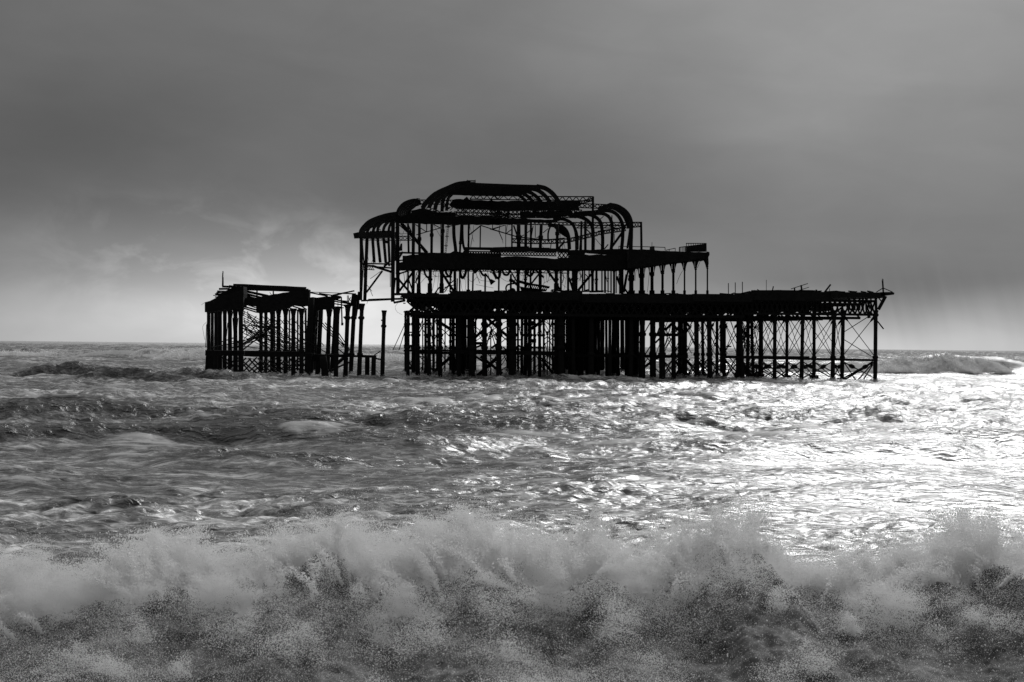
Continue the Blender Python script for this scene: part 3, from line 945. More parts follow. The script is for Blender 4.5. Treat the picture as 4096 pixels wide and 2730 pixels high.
# ring beams round the piles
for c, x0, y0, x1, y1, w, Y in [(6, 175, 838, 820, 838, 22, 153), (6, 300, 865, 760, 868, 26, 160), (6, 760, 850, 2350, 880, 44, 152), (6, 800, 835, 1500, 845, 26, 170), (4, 0, 1260, 1180, 1275, 26, 153),
                                (4, 780, 1045, 1160, 1048, 26, 152), (4, 800, 905, 1480, 898, 20, 153), (5, -60, 1140, 1990, 1182, 26, 151.3), (5, -60, 1128, 1100, 1140, 16, 165), (4, 820, 885, 1300, 872, 9, 158),
                                (5, 0, 612, 290, 600, 12, 160), (6, 440, 540, 520, 540, 16, 156), (6, 1070, 745, 1185, 745, 32, 158), (6, 360, 400, 660, 402, 16, 153), (6, 1070, 390, 1520, 395, 20, 156),
                                (6, 1070, 410, 1500, 414, 8, 162), (6, 1230, 370, 1520, 372, 9, 166), (6, 1600, 700, 1660, 700, 14, 160), (6, 1780, 712, 1860, 712, 40, 160), (6, 1800, 478, 1850, 478, 30, 160),
                                (6, 1900, 650, 1970, 650, 16, 160), (6, 1860, 800, 1970, 805, 20, 158), (6, 750, 720, 810, 720, 30, 160), (6, 440, 500, 520, 500, 24, 158), (6, 190, 1060, 280, 1060, 36, 160),
                                (6, 430, 1090, 520, 1090, 50, 158), (6, 740, 1135, 860, 1135, 24, 160), (6, 200, 505, 260, 505, 24, 158), (6, 200, 605, 375, 605, 14, 158), (6, 175, 775, 375, 780, 24, 154),
                                (6, 610, 660, 660, 660, 30, 160), (6, 360, 912, 405, 912, 10, 154), (6, 455, 963, 550, 963, 8, 160)]:
    bar(plat, 'tie_beam', c, x0, y0, x1, y1, w, Y, depth=0.35)
# heavy diagonal braces
for c, x0, y0, x1, y1, w in [(6, 1070, 680, 1180, 585, 30), (6, 1235, 425, 1505, 665, 32), (6, 1225, 540, 1365, 425, 28), (6, 1075, 1195, 1360, 930, 38), (6, 1150, 910, 1430, 1130, 30), (6, 1080, 905, 1200, 985, 22),
                             (6, 520, 1140, 790, 905, 34), (6, 580, 445, 805, 590, 34), (6, 1800, 560, 2065, 370, 32), (6, 1930, 950, 2095, 1155, 30), (6, 1920, 930, 2095, 1050, 16), (6, 2080, 395, 2020, 600, 9),
                             (4, 700, 1400, 870, 1280, 22), (4, 940, 1000, 1010, 930, 22), (4, 840, 1130, 890, 1080, 14), (6, 1400, 1100, 1500, 1030, 12), (6, 1640, 770, 1720, 850, 16), (6, 1500, 860, 1440, 790, 16)]:
    bar(plat, 'diagonal_brace', c, x0, y0, x1, y1, w, 155 + random.uniform(0, 6), depth=0.3)
# tie rods in the right-hand bays: crosses between neighbouring piles, upper and lower
order = sorted(front5, key=lambda t: t[0])
fr = [p for p in order if p[2] < 155]
bk = [p for p in order if p[2] >= 155]
for row in (fr, bk):
    for a, b in zip(row[:-1], row[1:]):
        rod(plat, 5, a[0], 590, b[1], 1140, a[2], b[2], 5.5, buckle=0.06)
        rod(plat, 5, a[1], 1140, b[0], 590, a[2], b[2], 5.5, buckle=0.93)
        rod(plat, 5, a[1], 1195, b[1], 1420, a[2], b[2], 9, buckle=0.3)
        rod(plat, 5, a[1], 1425, b[1], 1200, a[2], b[2], 9, buckle=0.7)
for a in order:
    for b in order:
        if 100 < b[0] - a[0] < 420 and abs(a[2] - b[2]) > 6:
            rod(plat, 5, a[0], 600 + random.uniform(-10, 20), b[1], 1130, a[2], b[2], 4.5, buckle=0.08)
            rod(plat, 5, a[1], 1130, b[0], 610 + random.uniform(-10, 20), a[2], b[2], 4.5, buckle=0.9)
            rod(plat, 5, a[1], 1200, b[1], 1400, a[2], b[2], 8)
rod(plat, 5, 1560, 915, 1935, 1145, 156, 151, 6)
rod(plat, 5, 1560, 810, 1870, 615, 156, 152, 6)
for x0, y0, x1, y1, w in [(1720, 1460, 1935, 1215, 10), (1800, 1450, 1930, 1240, 10), (1590, 1420, 1930, 1205, 16), (1560, 1215, 1720, 1460, 9), (1700, 1340, 1800, 1290, 22)]:
    rod(plat, 5, x0, y0, x1, y1, 153, 151, w, name='brace')
for i in range(7):      # middle bays (crop 4)
    xs_ = [1160, 1268, 1402, 1560, 1712, 1030, 905][i]
    for dx in (130, 190):
        rod(plat, 4, xs_, 900 + 6 * i, xs_ + dx, 1240, 152, 166, 4.5, buckle=0.1)
        rod(plat, 4, xs_, 1240, xs_ + dx, 905 + 8 * i, 152, 162, 4.5, buckle=0.9)
        rod(plat, 4, xs_, 1295, xs_ + dx, 1500, 152, 160, 8)
        rod(plat, 4, xs_, 1500, xs_ + dx * 0.9, 1300, 154, 164, 8)
for x0, y0, x1, y1, w in [(380, 495, 445, 545, 5), (520, 480, 565, 510, 5), (515, 750, 560, 715, 8), (515, 560, 550, 780, 6), (660, 560, 770, 670, 6), (665, 640, 770, 560, 6), (660, 730, 760, 820, 6),
                          (1080, 530, 1170, 600, 6), (1080, 725, 1170, 660, 6), (1240, 620, 1360, 540, 6), (1230, 720, 1370, 600, 8), (1260, 530, 1370, 640, 7), (1410, 640, 1500, 720, 8), (1410, 580, 1500, 530, 10),
                          (1420, 730, 1500, 660, 6), (1290, 560, 1350, 700, 8), (1300, 520, 1240, 720, 8), (1280, 580, 1225, 800, 7), (1285, 600, 1345, 790, 7), (1960, 460, 2090, 555, 6), (1960, 540, 2000, 640, 7),
                          (2010, 620, 2090, 420, 7), (1965, 760, 2090, 660, 7), (2010, 660, 2085, 830, 7), (1965, 690, 2000, 660, 6), (2200, 560, 2240, 820, 6), (1640, 500, 1660, 640, 6), (1650, 900, 1700, 1060, 6),
                          (420, 900, 400, 1115, 7), (1610, 950, 1660, 900, 6), (1430, 490, 1505, 450, 5), (205, 870, 270, 1040, 10), (520, 480, 560, 690, 6), (1080, 800, 1160, 770, 16), (1300, 800, 1350, 760, 16)]:
    rod(plat, 6, x0, y0, x1, y1, 160, 163, w)
for x in (1282, 2002):
    bar(plat, 'thin_pile', 6, x, 600, x - 2, 1150, 13, 156, sides=6)
    bar(plat, 'pile_head', 6, x, 590, x, 640, 26, 156)
for i in range(60):     # bracing of the rows behind
    x = random.uniform(150, 2300); dx = random.choice((-1, 1)) * random.uniform(90, 230)
    up = i % 2
    rod(plat, 6, x, 420 if up else 880, x + dx, 830 if up else 1120, random.uniform(166, 176), random.uniform(168, 178), random.uniform(4, 8), name='brace')
for i in range(30):
    x = random.uniform(700, 1700); dx = random.choice((-1, 1)) * random.uniform(100, 220)
    up = i % 2
    rod(plat, 4, x, 880 if up else 1290, x + dx, 1240 if up else 1490, random.uniform(164, 174), random.uniform(168, 178), random.uniform(4, 7), name='brace')
# right-hand cantilever and dangling pieces
bar(plat, 'cantilever_strut', 5, 2005, 520, 2098, 345, 32, 150.4)
bar(plat, 'cantilever_strut', 5, 1985, 340, 2050, 420, 12, 150.6)
bar(plat, 'dangling_beam', 5, 1850, 380, 1900, 510, 20, 150.2)
bar(plat, 'dangling_beam', 5, 1868, 540, 1884, 632, 30, 150.3)
bar(plat, 'dangling_beam', 5, 1895, 540, 1955, 620, 16, 150.4)
bar(plat, 'dangling_beam', 5, 1992, 672, 2072, 774, 13, 150.2)
bar(plat, 'dangling_beam', 5, 1725, 455, 1750, 490, 14, 150.2)
for x in (1620, 1690, 1760, 1800, 1840, 1905, 1970):
    bar(plat, 'girder_post', 5, x, 370, x + random.uniform(-12, 12), 530, random.choice((16, 22, 26)), 150.3)
for c, x0, y0, x1, y1, w in [(6, 0, 183, 190, 178, 22), (6, 50, 232, 195, 205, 16), (6, 60, 120, 400, 118, 26), (6, 130, 155, 330, 152, 14)]:
    bar(plat, 'edge_beam', c, x0, y0, x1, y1, w, 151)
wire(plat, 6, [(100, 232), (70, 270), (68, 300), (90, 345), (155, 382)], 152)
for x, y in ((168, 235), (172, 345), (180, 402), (185, 500), (180, 603)):
    bar(plat, 'pipe_bracket', 6, x, y, x + 30, y, 12, 160)

# ------------------------------------------------------------------ things left on the platform
g_posts = 'thin posts along the platform edge'
for i, (x, y0, lab) in enumerate([(45, 175, 'thin upright iron post on the deck, first of three beside the arcade'), (135, 165, 'thin upright iron post on the deck, middle one of three beside the arcade'),
                                  (228, 157, 'thin upright iron post on the deck, third of three away from the arcade')]):
    t = thing('deck_post', lab, 'post', pt(5, x, 325, 152), g_posts)
    bar(t, 'shaft', 5, x, 322, x - 1, y0, 9, 152, sides=6)
    bar(t, 'foot_plate', 5, x - 14, 322, x + 14, 322, 9, 152)
t = thing('thin_pole', 'very thin tall pole standing alone on the pier deck', 'pole', pt(5, 540, 290, 152))
bar(t, 'shaft', 5, 540, 290, 540, 132, 5.5, 152, sides=6); bar(t, 'foot_plate', 5, 530, 284, 550, 284, 8, 152)
t = thing('leaning_post', 'short stub of post leaning on the pier deck beside the thin pole', 'post', pt(5, 620, 285, 151))
bar(t, 'shaft', 5, 617, 285, 632, 216, 11, 151); bar(t, 'foot_plate', 5, 605, 280, 630, 280, 9, 151)
t = thing('fallen_railing', 'broken length of railing tilted up on the pier deck', 'railing', pt(5, 960, 285, 151.5))
bar(t, 'top_rail', 5, 863, 250, 1082, 180, 8, 151.5); bar(t, 'lower_rail', 5, 935, 278, 1098, 228, 7, 151.5)
bar(t, 'rail_post', 5, 908, 232, 910, 284, 14, 151.5); bar(t, 'rail_post', 5, 995, 200, 1004, 284, 17, 151.5)
t = thing('bollard', 'small stumpy bollard on the deck beside the tilted railing', 'bollard', pt(5, 1193, 300, 151))
column(t, 5, 1193, 262, 1193, 300, 15, 151, 'shaft', True, (), False); bar(t, 'handle', 5, 1180, 285, 1218, 279, 6, 151)
t = thing('leaning_plank', 'thick plank leaning up from the deck near the seaward mast', 'plank', pt(5, 1340, 296, 151))
bar(t, 'plank', 5, 1298, 298, 1380, 192, 17, 151, mat=TIMBER); bar(t, 'prop', 5, 1368, 298, 1366, 243, 6, 151, mat=TIMBER)
t = thing('flat_plank', 'flat plank sticking out of the deck boards beside the end mast', 'plank', pt(5, 1680, 292, 151))
bar(t, 'plank', 5, 1600, 299, 1728, 284, 8, 151, mat=TIMBER)
t = thing('end_mast', 'short black mast with two stays at the far right end of the pier', 'mast', pt(5, 2065, 295, 151))
bar(t, 'post', 5, 2068, 295, 2058, 140, 15, 151, seg=4); wire(t, 5, [(2055, 142), (2054, 124), (2060, 120), (2066, 125), (2066, 142)], 151, 5, 'loop')
rod(t, 5, 2065, 238, 1978, 292, 151, 151, 7, name='stay'); rod(t, 5, 2065, 238, 2190, 292, 151, 151, 7, name='stay')
t = thing('timber_heap', 'low heap of broken boards on the deck between the posts and the tilted railing', 'boards', pt(5, 430, 300, 152))
for x0, y0, x1, y1, w in [(300, 320, 330, 282, 22), (330, 295, 390, 270, 14), (360, 275, 560, 282, 14), (420, 256, 460, 278, 9), (560, 285, 725, 276, 10), (340, 300, 520, 292, 22), (500, 290, 700, 290, 16), (700, 290, 880, 282, 10)]:
    bar(t, 'board', 5, x0, y0, x1, y1, w, 152, mat=TIMBER)
t = thing('scrap_heap', 'small scrap pieces on the deck among the three thin posts', 'scrap', pt(5, 150, 325, 152))
for x0, y0, x1, y1, w in [(80, 318, 125, 302, 14), (172, 318, 210, 318, 20), (176, 305, 180, 318, 5), (270, 322, 284, 322, 10), (275, 292, 276, 322, 6)]:
    bar(t, 'scrap_piece', 5, x0, y0, x1, y1, w, 152)

# ------------------------------------------------------------------ the pavilion skeleton
pav = thing('pavilion_skeleton', 'burnt-out black iron skeleton of a domed pavilion on the pier platform', 'pavilion', at(2150, 1172, 165))
# left bow: ribs one behind the other, each with its straight leg
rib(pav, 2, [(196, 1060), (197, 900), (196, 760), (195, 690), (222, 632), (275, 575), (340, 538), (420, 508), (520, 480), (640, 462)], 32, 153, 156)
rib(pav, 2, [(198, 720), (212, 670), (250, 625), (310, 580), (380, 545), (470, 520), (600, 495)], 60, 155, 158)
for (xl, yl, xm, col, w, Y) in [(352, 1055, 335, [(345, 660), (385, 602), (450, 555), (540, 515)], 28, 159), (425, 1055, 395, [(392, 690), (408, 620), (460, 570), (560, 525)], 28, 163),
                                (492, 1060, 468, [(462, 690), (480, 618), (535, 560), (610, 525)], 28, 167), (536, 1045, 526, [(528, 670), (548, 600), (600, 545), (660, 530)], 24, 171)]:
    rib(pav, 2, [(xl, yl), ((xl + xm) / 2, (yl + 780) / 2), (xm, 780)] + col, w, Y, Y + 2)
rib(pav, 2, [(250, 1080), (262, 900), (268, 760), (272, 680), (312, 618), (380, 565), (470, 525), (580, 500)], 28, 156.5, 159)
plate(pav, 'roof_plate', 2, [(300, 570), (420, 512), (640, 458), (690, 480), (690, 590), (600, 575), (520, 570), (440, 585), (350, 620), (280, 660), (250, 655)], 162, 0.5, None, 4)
for x, w, y0, y1, Y in [(196, 27, 760, 1515, 153), (580, 38, 560, 1532, 154), (634, 36, 580, 1445, 158)]:
    bar(pav, 'corner_post', 2, x, y0, x - (4 if x < 600 else -4), y1, w, Y)
bar(pav, 'corner_post', 2, 266, 760, 238, 1515, 33, 156)
bar(pav, 'inner_strut', 2, 208, 800, 228, 1060, 12, 158); bar(pav, 'inner_strut', 2, 222, 1060, 205, 1400, 10, 158); bar(pav, 'inner_strut', 2, 240, 1050, 232, 1240, 14, 157)
bar(pav, 'inner_strut', 2, 600, 790, 612, 1040, 16, 162); bar(pav, 'inner_strut', 2, 560, 800, 556, 1100, 7, 160); bar(pav, 'inner_strut', 2, 608, 1240, 590, 1420, 14, 160)
bar(pav, 'eaves_beam', 2, 132, 733, 620, 726, 54, 153, 160, depth=0.6)
bar(pav, 'eaves_beam', 2, 300, 700, 560, 690, 26, 160, depth=0.5)
lattice(pav, 2, 590, 742, 810, 742, 48, 5, 162, kind='X')
lattice(pav, 2, 200, 768, 560, 775, 20, 8, 160, kind='W', w=5, chord=5)
for x0, y0, x1, y1, w in [(212, 1070, 575, 1078, 15), (212, 1085, 360, 1100, 14), (330, 1098, 570, 1175, 24), (350, 1110, 560, 1125, 16), (258, 1420, 452, 1158, 18), (195, 1520, 570, 1502, 18), (280, 1505, 740, 1490, 14),
                          (585, 1540, 730, 1512, 15), (305, 1255, 430, 1165, 5), (470, 1110, 545, 1040, 22), (480, 1040, 540, 1100, 18), (265, 1330, 325, 1405, 5), (290, 1360, 335, 1465, 5), (545, 1180, 546, 1355, 6),
                          (600, 960, 700, 935, 20), (650, 1005, 690, 940, 20), (650, 1035, 700, 1030, 14), (655, 1150, 760, 1130, 18), (650, 1195, 760, 1160, 16)]:
    bar(pav, 'broken_beam', 2, x0, y0, x1, y1, w, 156)
lattice(pav, 2, 215, 1102, 355, 1112, 36, 5, 156, kind='N', w=5, chord=8)
# second quarter-round on the left, above the bow
for i in range(6):
    s = i * 26
    rib(pav, 2, [(632 + s * 0.9, 500), (636 + s * 0.9, 450), (662 + s * 0.9, 398 + i * 4), (715 + s * 0.9, 346 + i * 6), (785 + s * 0.6, 316 + i * 6), (850 + s * 0.3, 306 + i * 7), (895, 318 + i * 8)], 36 if i else 30, 156 + i * 3.2, 157 + i * 3.2)
plate(pav, 'roof_plate', 2, [(650, 450), (690, 385), (760, 335), (850, 315), (890, 330), (890, 370), (830, 385), (800, 420), (790, 480), (770, 540), (690, 545), (660, 500)], 170, 0.4, None, 4)
lattice(pav, 2, 880, 303, 1310, 306, 52, 9, 168, kind='X', w=8, chord=8)
# clerestory dome: four ribs a side, a solid ridge
DOME = [([(935, 402), (1000, 312), (1070, 246), (1150, 200), (1260, 152), (1345, 117), (1430, 103), (1510, 100)], 44, 154),
        ([(1015, 395), (1045, 332), (1092, 278), (1160, 228), (1260, 180), (1380, 140), (1500, 130)], 40, 159),
        ([(1085, 420), (1108, 335), (1160, 262), (1230, 215), (1340, 165), (1480, 150)], 40, 164),
        ([(1172, 440), (1178, 330), (1208, 262), (1270, 212), (1390, 175), (1520, 170)], 34, 169),
        ([(1225, 430), (1236, 320), (1262, 262), (1330, 210), (1420, 190), (1540, 190)], 30, 174)]
for p, w, Y in DOME:
    rib(pav, 2, p, w, Y, Y + 1.5)
plate(pav, 'ridge_plate', 2, [(1235, 168), (1340, 128), (1440, 106), (1520, 104), (1880, 122), (1880, 200), (1880, 245), (1500, 244), (1240, 240), (1190, 225)], 162, 0.6, None, 3)
plate(pav, 'ridge_plate', 3, [(0, 118), (430, 128), (560, 134), (600, 160), (560, 180), (500, 190), (420, 232), (370, 245), (0, 250)], 163, 0.6, None, 3)
bar(pav, 'ridge_beam', 2, 1420, 106, 1880, 126, 26, 155); bar(pav, 'ridge_beam', 3, 0, 124, 590, 140, 28, 155)
for (dx, dy, w, Y) in [(0, 0, 44, 154), (-95, 22, 40, 160), (-185, 48, 36, 166), (-270, 60, 34, 171), (-350, 66, 30, 175)]:
    rib(pav, 3, [(560 + dx, 140 + dy), (650 + dx, 158 + dy), (722 + dx, 198 + dy), (780 + dx, 255 + dy), (815 + dx, 310 + dy), (835 + dx, 370 + dy * 0.8)], w, Y, Y)
lattice(pav, 2, 1505, 248, 1880, 252, 46, 9, 166, kind='W', w=9, chord=11)
lattice(pav, 3, 0, 252, 830, 262, 46, 15, 168, kind='W', w=8, chord=10)
lattice(pav, 3, 832, 264, 1245, 264, 50, 10, 158, kind='W', w=9, chord=11)
bar(pav, 'end_post', 3, 1242, 262, 1238, 910, 24, 158)
lattice(pav, 3, 1030, 335, 1245, 280, 34, 7, 160, kind='X', w=8, chord=8)
# upper floor bands
plate(pav, 'frieze_plate', 2, [(1300, 300), (1340, 292), (1430, 296), (1470, 262), (1500, 300), (1870, 320), (1870, 420), (1340, 408), (1260, 370)], 164, 0.5, None, 5)
plate(pav, 'frieze_plate', 3, [(0, 312), (60, 320), (300, 312), (520, 318), (1040, 315), (1110, 340), (1050, 400), (980, 425), (0, 435)], 163, 0.5, None, 6)
plate(pav, 'frieze_plate', 2, [(690, 500), (960, 400), (1060, 470), (1100, 498), (1870, 500), (1870, 600), (1300, 602), (1060, 595), (690, 580)], 160, 0.5, None, 5)
plate(pav, 'frieze_plate', 3, [(0, 520), (380, 525), (700, 540), (860, 545), (740, 580), (500, 570), (380, 600), (0, 600)], 160, 0.5, None, 6)
lattice(pav, 2, 1340, 405, 1880, 425, 48, 11, 158, kind='X', w=9, chord=8)
lattice(pav, 2, 1050, 455, 1880, 465, 34, 16, 170, kind='X', w=8, chord=8)
lattice(pav, 3, 0, 430, 1110, 425, 44, 22, 170, kind='X', w=9, chord=9)
lattice(pav, 3, 0, 480, 1060, 478, 40, 24, 158, kind='X', w=9, chord=9)
lattice(pav, 3, 370, 565, 1050, 575, 34, 14, 172, kind='X', w=7, chord=9)
for i in range(46):     # burnt purlins, hangers and roof scraps between the bands
    x = random.uniform(60, 1060); y = random.uniform(420, 520)
    bar(pav, 'roof_scrap', 3, x, y, x + random.uniform(-50, 90), y + random.uniform(-28, 28), random.uniform(7, 22), random.uniform(156, 172), seg=3)
for i in range(20):
    x = random.uniform(900, 1340); y = random.uniform(360, 480)
    bar(pav, 'roof_scrap', 2, x, y, x + random.uniform(-40, 70), y + random.uniform(-22, 22), random.uniform(6, 18), random.uniform(158, 172), seg=3)
lattice(pav, 3, 1050, 345, 1480, 362, 50, 7, 162, kind='X', w=9, chord=9)
plate(pav, 'ceiling_plate', 3, [(360, 440), (600, 448), (780, 436), (985, 432), (1015, 495), (860, 505), (700, 530), (520, 512), (365, 520)], 168, 0.2, None, 9)
plate(pav, 'ceiling_plate', 3, [(1010, 440), (1120, 436), (1250, 432), (1330, 462), (1210, 492), (1120, 505), (1015, 520)], 169, 0.2, None, 8)
plate(pav, 'ceiling_plate', 2, [(800, 430), (900, 408), (1010, 418), (1120, 452), (1330, 450), (1340, 498), (1080, 496), (800, 500)], 169, 0.2, None, 9)
# right bow
RIGHT = [([(1300, 418), (1440, 368), (1470, 366), (1540, 382), (1612, 424), (1662, 476), (1694, 545), (1702, 610), (1700, 760), (1696, 900)], 40, 154),
         ([(1250, 450), (1400, 432), (1490, 452), (1548, 500), (1588, 570), (1602, 650), (1598, 780), (1586, 900)], 34, 159),
         ([(1220, 470), (1350, 468), (1425, 500), (1462, 562), (1474, 640), (1472, 780), (1462, 900)], 32, 164),
         ([(1060, 470), (1180, 476), (1265, 506), (1322, 556), (1346, 620), (1358, 760), (1356, 905)], 34, 168),
         ([(960, 495), (1060, 502), (1145, 532), (1202, 578), (1236, 640), (1244, 780), (1242, 905)], 36, 171),
         ([(760, 540), (860, 534), (942, 556), (1002, 606), (1032, 684), (1042, 780), (1044, 905)], 30, 174),
         ([(700, 605), (770, 612), (852, 622), (912, 664), (944, 732), (952, 810), (958, 900)], 36, 176)]
for p, w, Y in RIGHT:
    rib(pav, 3, p, w, Y, Y)
rib(pav, 3, [(1440, 372), (1510, 392), (1575, 432), (1625, 482), (1665, 560), (1690, 640)], 60, 156, 157)
rib(pav, 3, [(735, 612), (712, 660), (700, 720), (702, 800)], 17, 170)
plate(pav, 'roof_plate', 3, [(750, 612), (850, 615), (915, 655), (948, 740), (950, 775), (900, 745), (820, 690)], 176.5, 0.2)
rib(pav, 3, [(1010, 620), (1040, 680), (1056, 760), (1056, 900)], 22, 166)
lattice(pav, 3, 1050, 578, 1720, 575, 32, 14, 170, kind='W', w=8, chord=10)
lattice(pav, 3, 1040, 612, 1700, 612, 30, 12, 160, kind='W', w=8, chord=9)
lattice(pav, 3, 1705, 573, 1832, 573, 62, 4, 156, kind='X', w=8, chord=10, h1=52)
bar(pav, 'end_post', 3, 1822, 570, 1826, 905, 22, 155)
lattice(pav, 3, 960, 768, 1300, 690, 42, 10, 156, kind='X', w=8, chord=11)
lattice(pav, 3, 1300, 682, 1640, 630, 42, 11, 156, kind='X', w=8, chord=11)
lattice(pav, 3, 270, 770, 960, 768, 46, 15, 158, kind='X', w=8, chord=11, curve=16)
rib(pav, 3, [(360, 752), (500, 768), (640, 782), (760, 778), (900, 764)], 10, 160, name='sagging_rail')
for i in range(18):
    x = 1180 + i * 22; y = 712 - (x - 1180) * 0.155
    bar(pav, 'lattice_tooth', 3, x, y - 8, x, y + 6, 10, 156)
# posts of the upper floor
UP2 = [(760, 590, 768, 940, 22, 158, 0), (828, 585, 822, 1000, 35, 154, 0), (897, 585, 899, 960, 29, 157, 765), (1047, 590, 1044, 945, 28, 156, 718), (1158, 595, 1158, 945, 12, 166, 0), (1182, 595, 1178, 945, 26, 160, 670),
       (1402, 595, 1386, 945, 22, 168, 812), (1492, 595, 1490, 890, 20, 164, 0), (1634, 610, 1630, 880, 13, 166, 0), (1505, 600, 1480, 860, 10, 168, 0)]
for xt, yt, xb, yb, w, Y, cp in UP2:
    column(pav, 2, xt, yt, xb, yb, w, Y, 'post', False, (cp, cp + 18) if cp else (), False, rough=0.03)
rib(pav, 2, [(1312, 595), (1312, 680), (1318, 770), (1330, 860), (1338, 940)], 34, 158, name='bent_post')
rib(pav, 2, [(1416, 595), (1416, 700), (1420, 790), (1430, 860), (1444, 905)], 25, 162, name='bent_post')
UP3 = [(265, 600, 264, 870, 17, 164, 0), (345, 590, 346, 880, 40, 155, 742), (433, 590, 430, 880, 31, 158, 0), (494, 570, 492, 900, 22, 168, 0), (619, 590, 606, 890, 33, 156, 745), (812, 610, 810, 900, 30, 158, 700),
       (1102, 560, 1098, 905, 22, 166, 0), (1150, 560, 1150, 905, 28, 157, 0), (1092, 760, 1080, 905, 12, 160, 0), (1690, 640, 1655, 890, 20, 164, 0), (845, 700, 846, 900, 5, 160, 0), (546, 610, 546, 760, 8, 160, 0)]
for xt, yt, xb, yb, w, Y, cp in UP3:
    column(pav, 3, xt, yt, xb, yb, w, Y, 'post', False, (cp, cp + 18) if cp else (), False, rough=0.03)
for c, x0, y0, x1, y1, w in [(2, 680, 585, 990, 945, 34), (2, 760, 600, 800, 690, 14), (2, 860, 725, 1150, 642, 9), (2, 850, 600, 985, 692, 9), (2, 985, 595, 985, 692, 9), (2, 1068, 600, 1150, 642, 9), (2, 1210, 630, 1380, 600, 9),
                             (2, 1500, 725, 1640, 612, 12), (2, 1640, 612, 1880, 690, 10), (2, 1780, 610, 1780, 660, 8), (2, 1790, 655, 1870, 630, 8), (2, 650, 600, 780, 720, 12), (3, 0, 652, 340, 752, 11), (3, 0, 660, 180, 608, 8),
                             (3, 190, 602, 190, 870, 7), (3, 190, 712, 272, 650, 9), (3, 30, 605, 30, 650, 8), (3, 120, 610, 108, 680, 8), (3, 105, 680, 150, 785, 9), (3, 150, 785, 158, 828, 4), (3, 208, 605, 190, 720, 6),
                             (3, 285, 610, 330, 740, 16), (3, 370, 750, 410, 725, 9), (3, 640, 700, 700, 650, 8), (3, 450, 700, 520, 640, 8), (3, 520, 620, 500, 740, 10), (3, 560, 760, 610, 740, 8), (3, 820, 895, 900, 805, 20),
                             (3, 740, 800, 730, 890, 9), (3, 1450, 895, 1600, 690, 24), (3, 1160, 655, 1230, 720, 12), (3, 1270, 770, 1345, 860, 5), (3, 1380, 895, 1425, 840, 12), (3, 1500, 710, 1500, 850, 6), (3, 1300, 560, 1370, 500, 8),
                             (3, 1470, 490, 1472, 600, 10), (3, 885, 830, 870, 900, 5), (3, 890, 820, 905, 890, 4)]:
    bar(pav, 'roof_strut', c, x0, y0, x1, y1, w, random.uniform(157, 166))
# gallery floor and its balustrade
plate(pav, 'gallery_floor', 2, [(694, 975), (900, 960), (990, 942), (1270, 942), (1320, 915), (1440, 940), (1460, 945), (1880, 950), (1880, 1132), (1500, 1130), (1180, 1135), (1000, 1125), (860, 1130), (760, 1140), (650, 1135), (650, 1060), (694, 1050)], 154, 4.0, TIMBER, 5)
plate(pav, 'gallery_floor', 3, [(0, 990), (400, 985), (820, 1012), (960, 1000), (960, 965), (1990, 965), (1990, 1080), (1860, 1090), (1740, 1112), (1560, 1140), (1000, 1140), (640, 1130), (0, 1132)], 153.5, 4.0, TIMBER, 5)
bar(pav, 'gallery_rail', 2, 690, 940, 1000, 948, 18, 154); bar(pav, 'gallery_rail', 2, 1450, 888, 1880, 895, 28, 154)
bar(pav, 'gallery_rail', 3, 0, 905, 480, 900, 40, 154); bar(pav, 'gallery_rail', 3, 480, 902, 960, 915, 36, 154)
bar(pav, 'gallery_rail', 3, 40, 885, 470, 872, 18, 156, mat=TIMBER); bar(pav, 'gallery_rail', 3, 500, 885, 720, 888, 14, 156, mat=TIMBER)
lattice(pav, 2, 1500, 922, 1880, 928, 30, 12, 154.2, kind='X', w=9, chord=7)
lattice(pav, 3, 0, 926, 800, 935, 45, 22, 154.2, kind='X', w=9, chord=8)
lattice(pav, 3, 815, 938, 960, 935, 68, 3, 156, kind='X', w=11, chord=8)
plate(pav, 'gallery_rail', 3, [(930, 905), (1250, 905), (1500, 895), (1990, 905), (1990, 970), (1500, 972), (1250, 950), (1150, 940), (1140, 970), (940, 970)], 154, 0.5, None, 3)
plate(pav, 'bracket_plate', 2, [(1440, 905), (1480, 880), (1500, 880), (1500, 960), (1380, 945), (1420, 935)], 153.5, 0.3)
# arcade to the right
plate(pav, 'gallery_floor', 4, [(560, 160), (700, 150), (900, 168), (1150, 178), (1400, 182), (1408, 200), (1395, 225), (1390, 248), (1250, 258), (1050, 280), (830, 315), (600, 345), (560, 350)], 151.5, 5.0, TIMBER, 3)
ARC = [(590, 350, 44), (697, 335, 42), (805, 318, 34), (915, 300, 26), (1028, 285, 26), (1145, 268, 17), (1262, 260, 17), (1384, 248, 16)]
for i, (x, yt, w) in enumerate(ARC):
    Y = 158 - i * 0.9
    cp = yt + 90
    column(pav, 4, x, yt - 20, x, 640 if i > 4 else 628, w * 0.85, Y, 'arcade_column', False, (cp - 6, cp + 12), False, rough=0.02)
    bar(pav, 'column_base', 4, x, 582, x, 628, w * 1.3, Y)
    if i < 7:
        x2, y2, w2 = ARC[i + 1]
        xa, xb = x + w * 0.75, x2 - w2 * 0.75
        ym = (yt + y2) / 2
        rr = (xb - xa) / 2
        hh = 88.0
        pts_ = [(xa - 2, yt + hh + 8)]
        for k in range(9):
            th = math.pi - math.pi * k / 8
            pts_.append(((xa + xb) / 2 + rr * math.cos(th), ym + hh - hh * (max(math.sin(th), 0) ** 1.5)))
        pts_.append((xb + 2, y2 + hh + 10))
        poly = [(xa - 3, ym - 25)] + pts_ + [(xb + 3, ym - 25)]
        plate(pav, 'spandrel_arch', 4, poly, Y - 0.3, 0.25)
plate(pav, 'corner_bracket', 4, [(1380, 175), (1405, 180), (1408, 205), (1395, 235), (1398, 300), (1392, 335), (1372, 335), (1372, 250)], 151.4, 0.4)
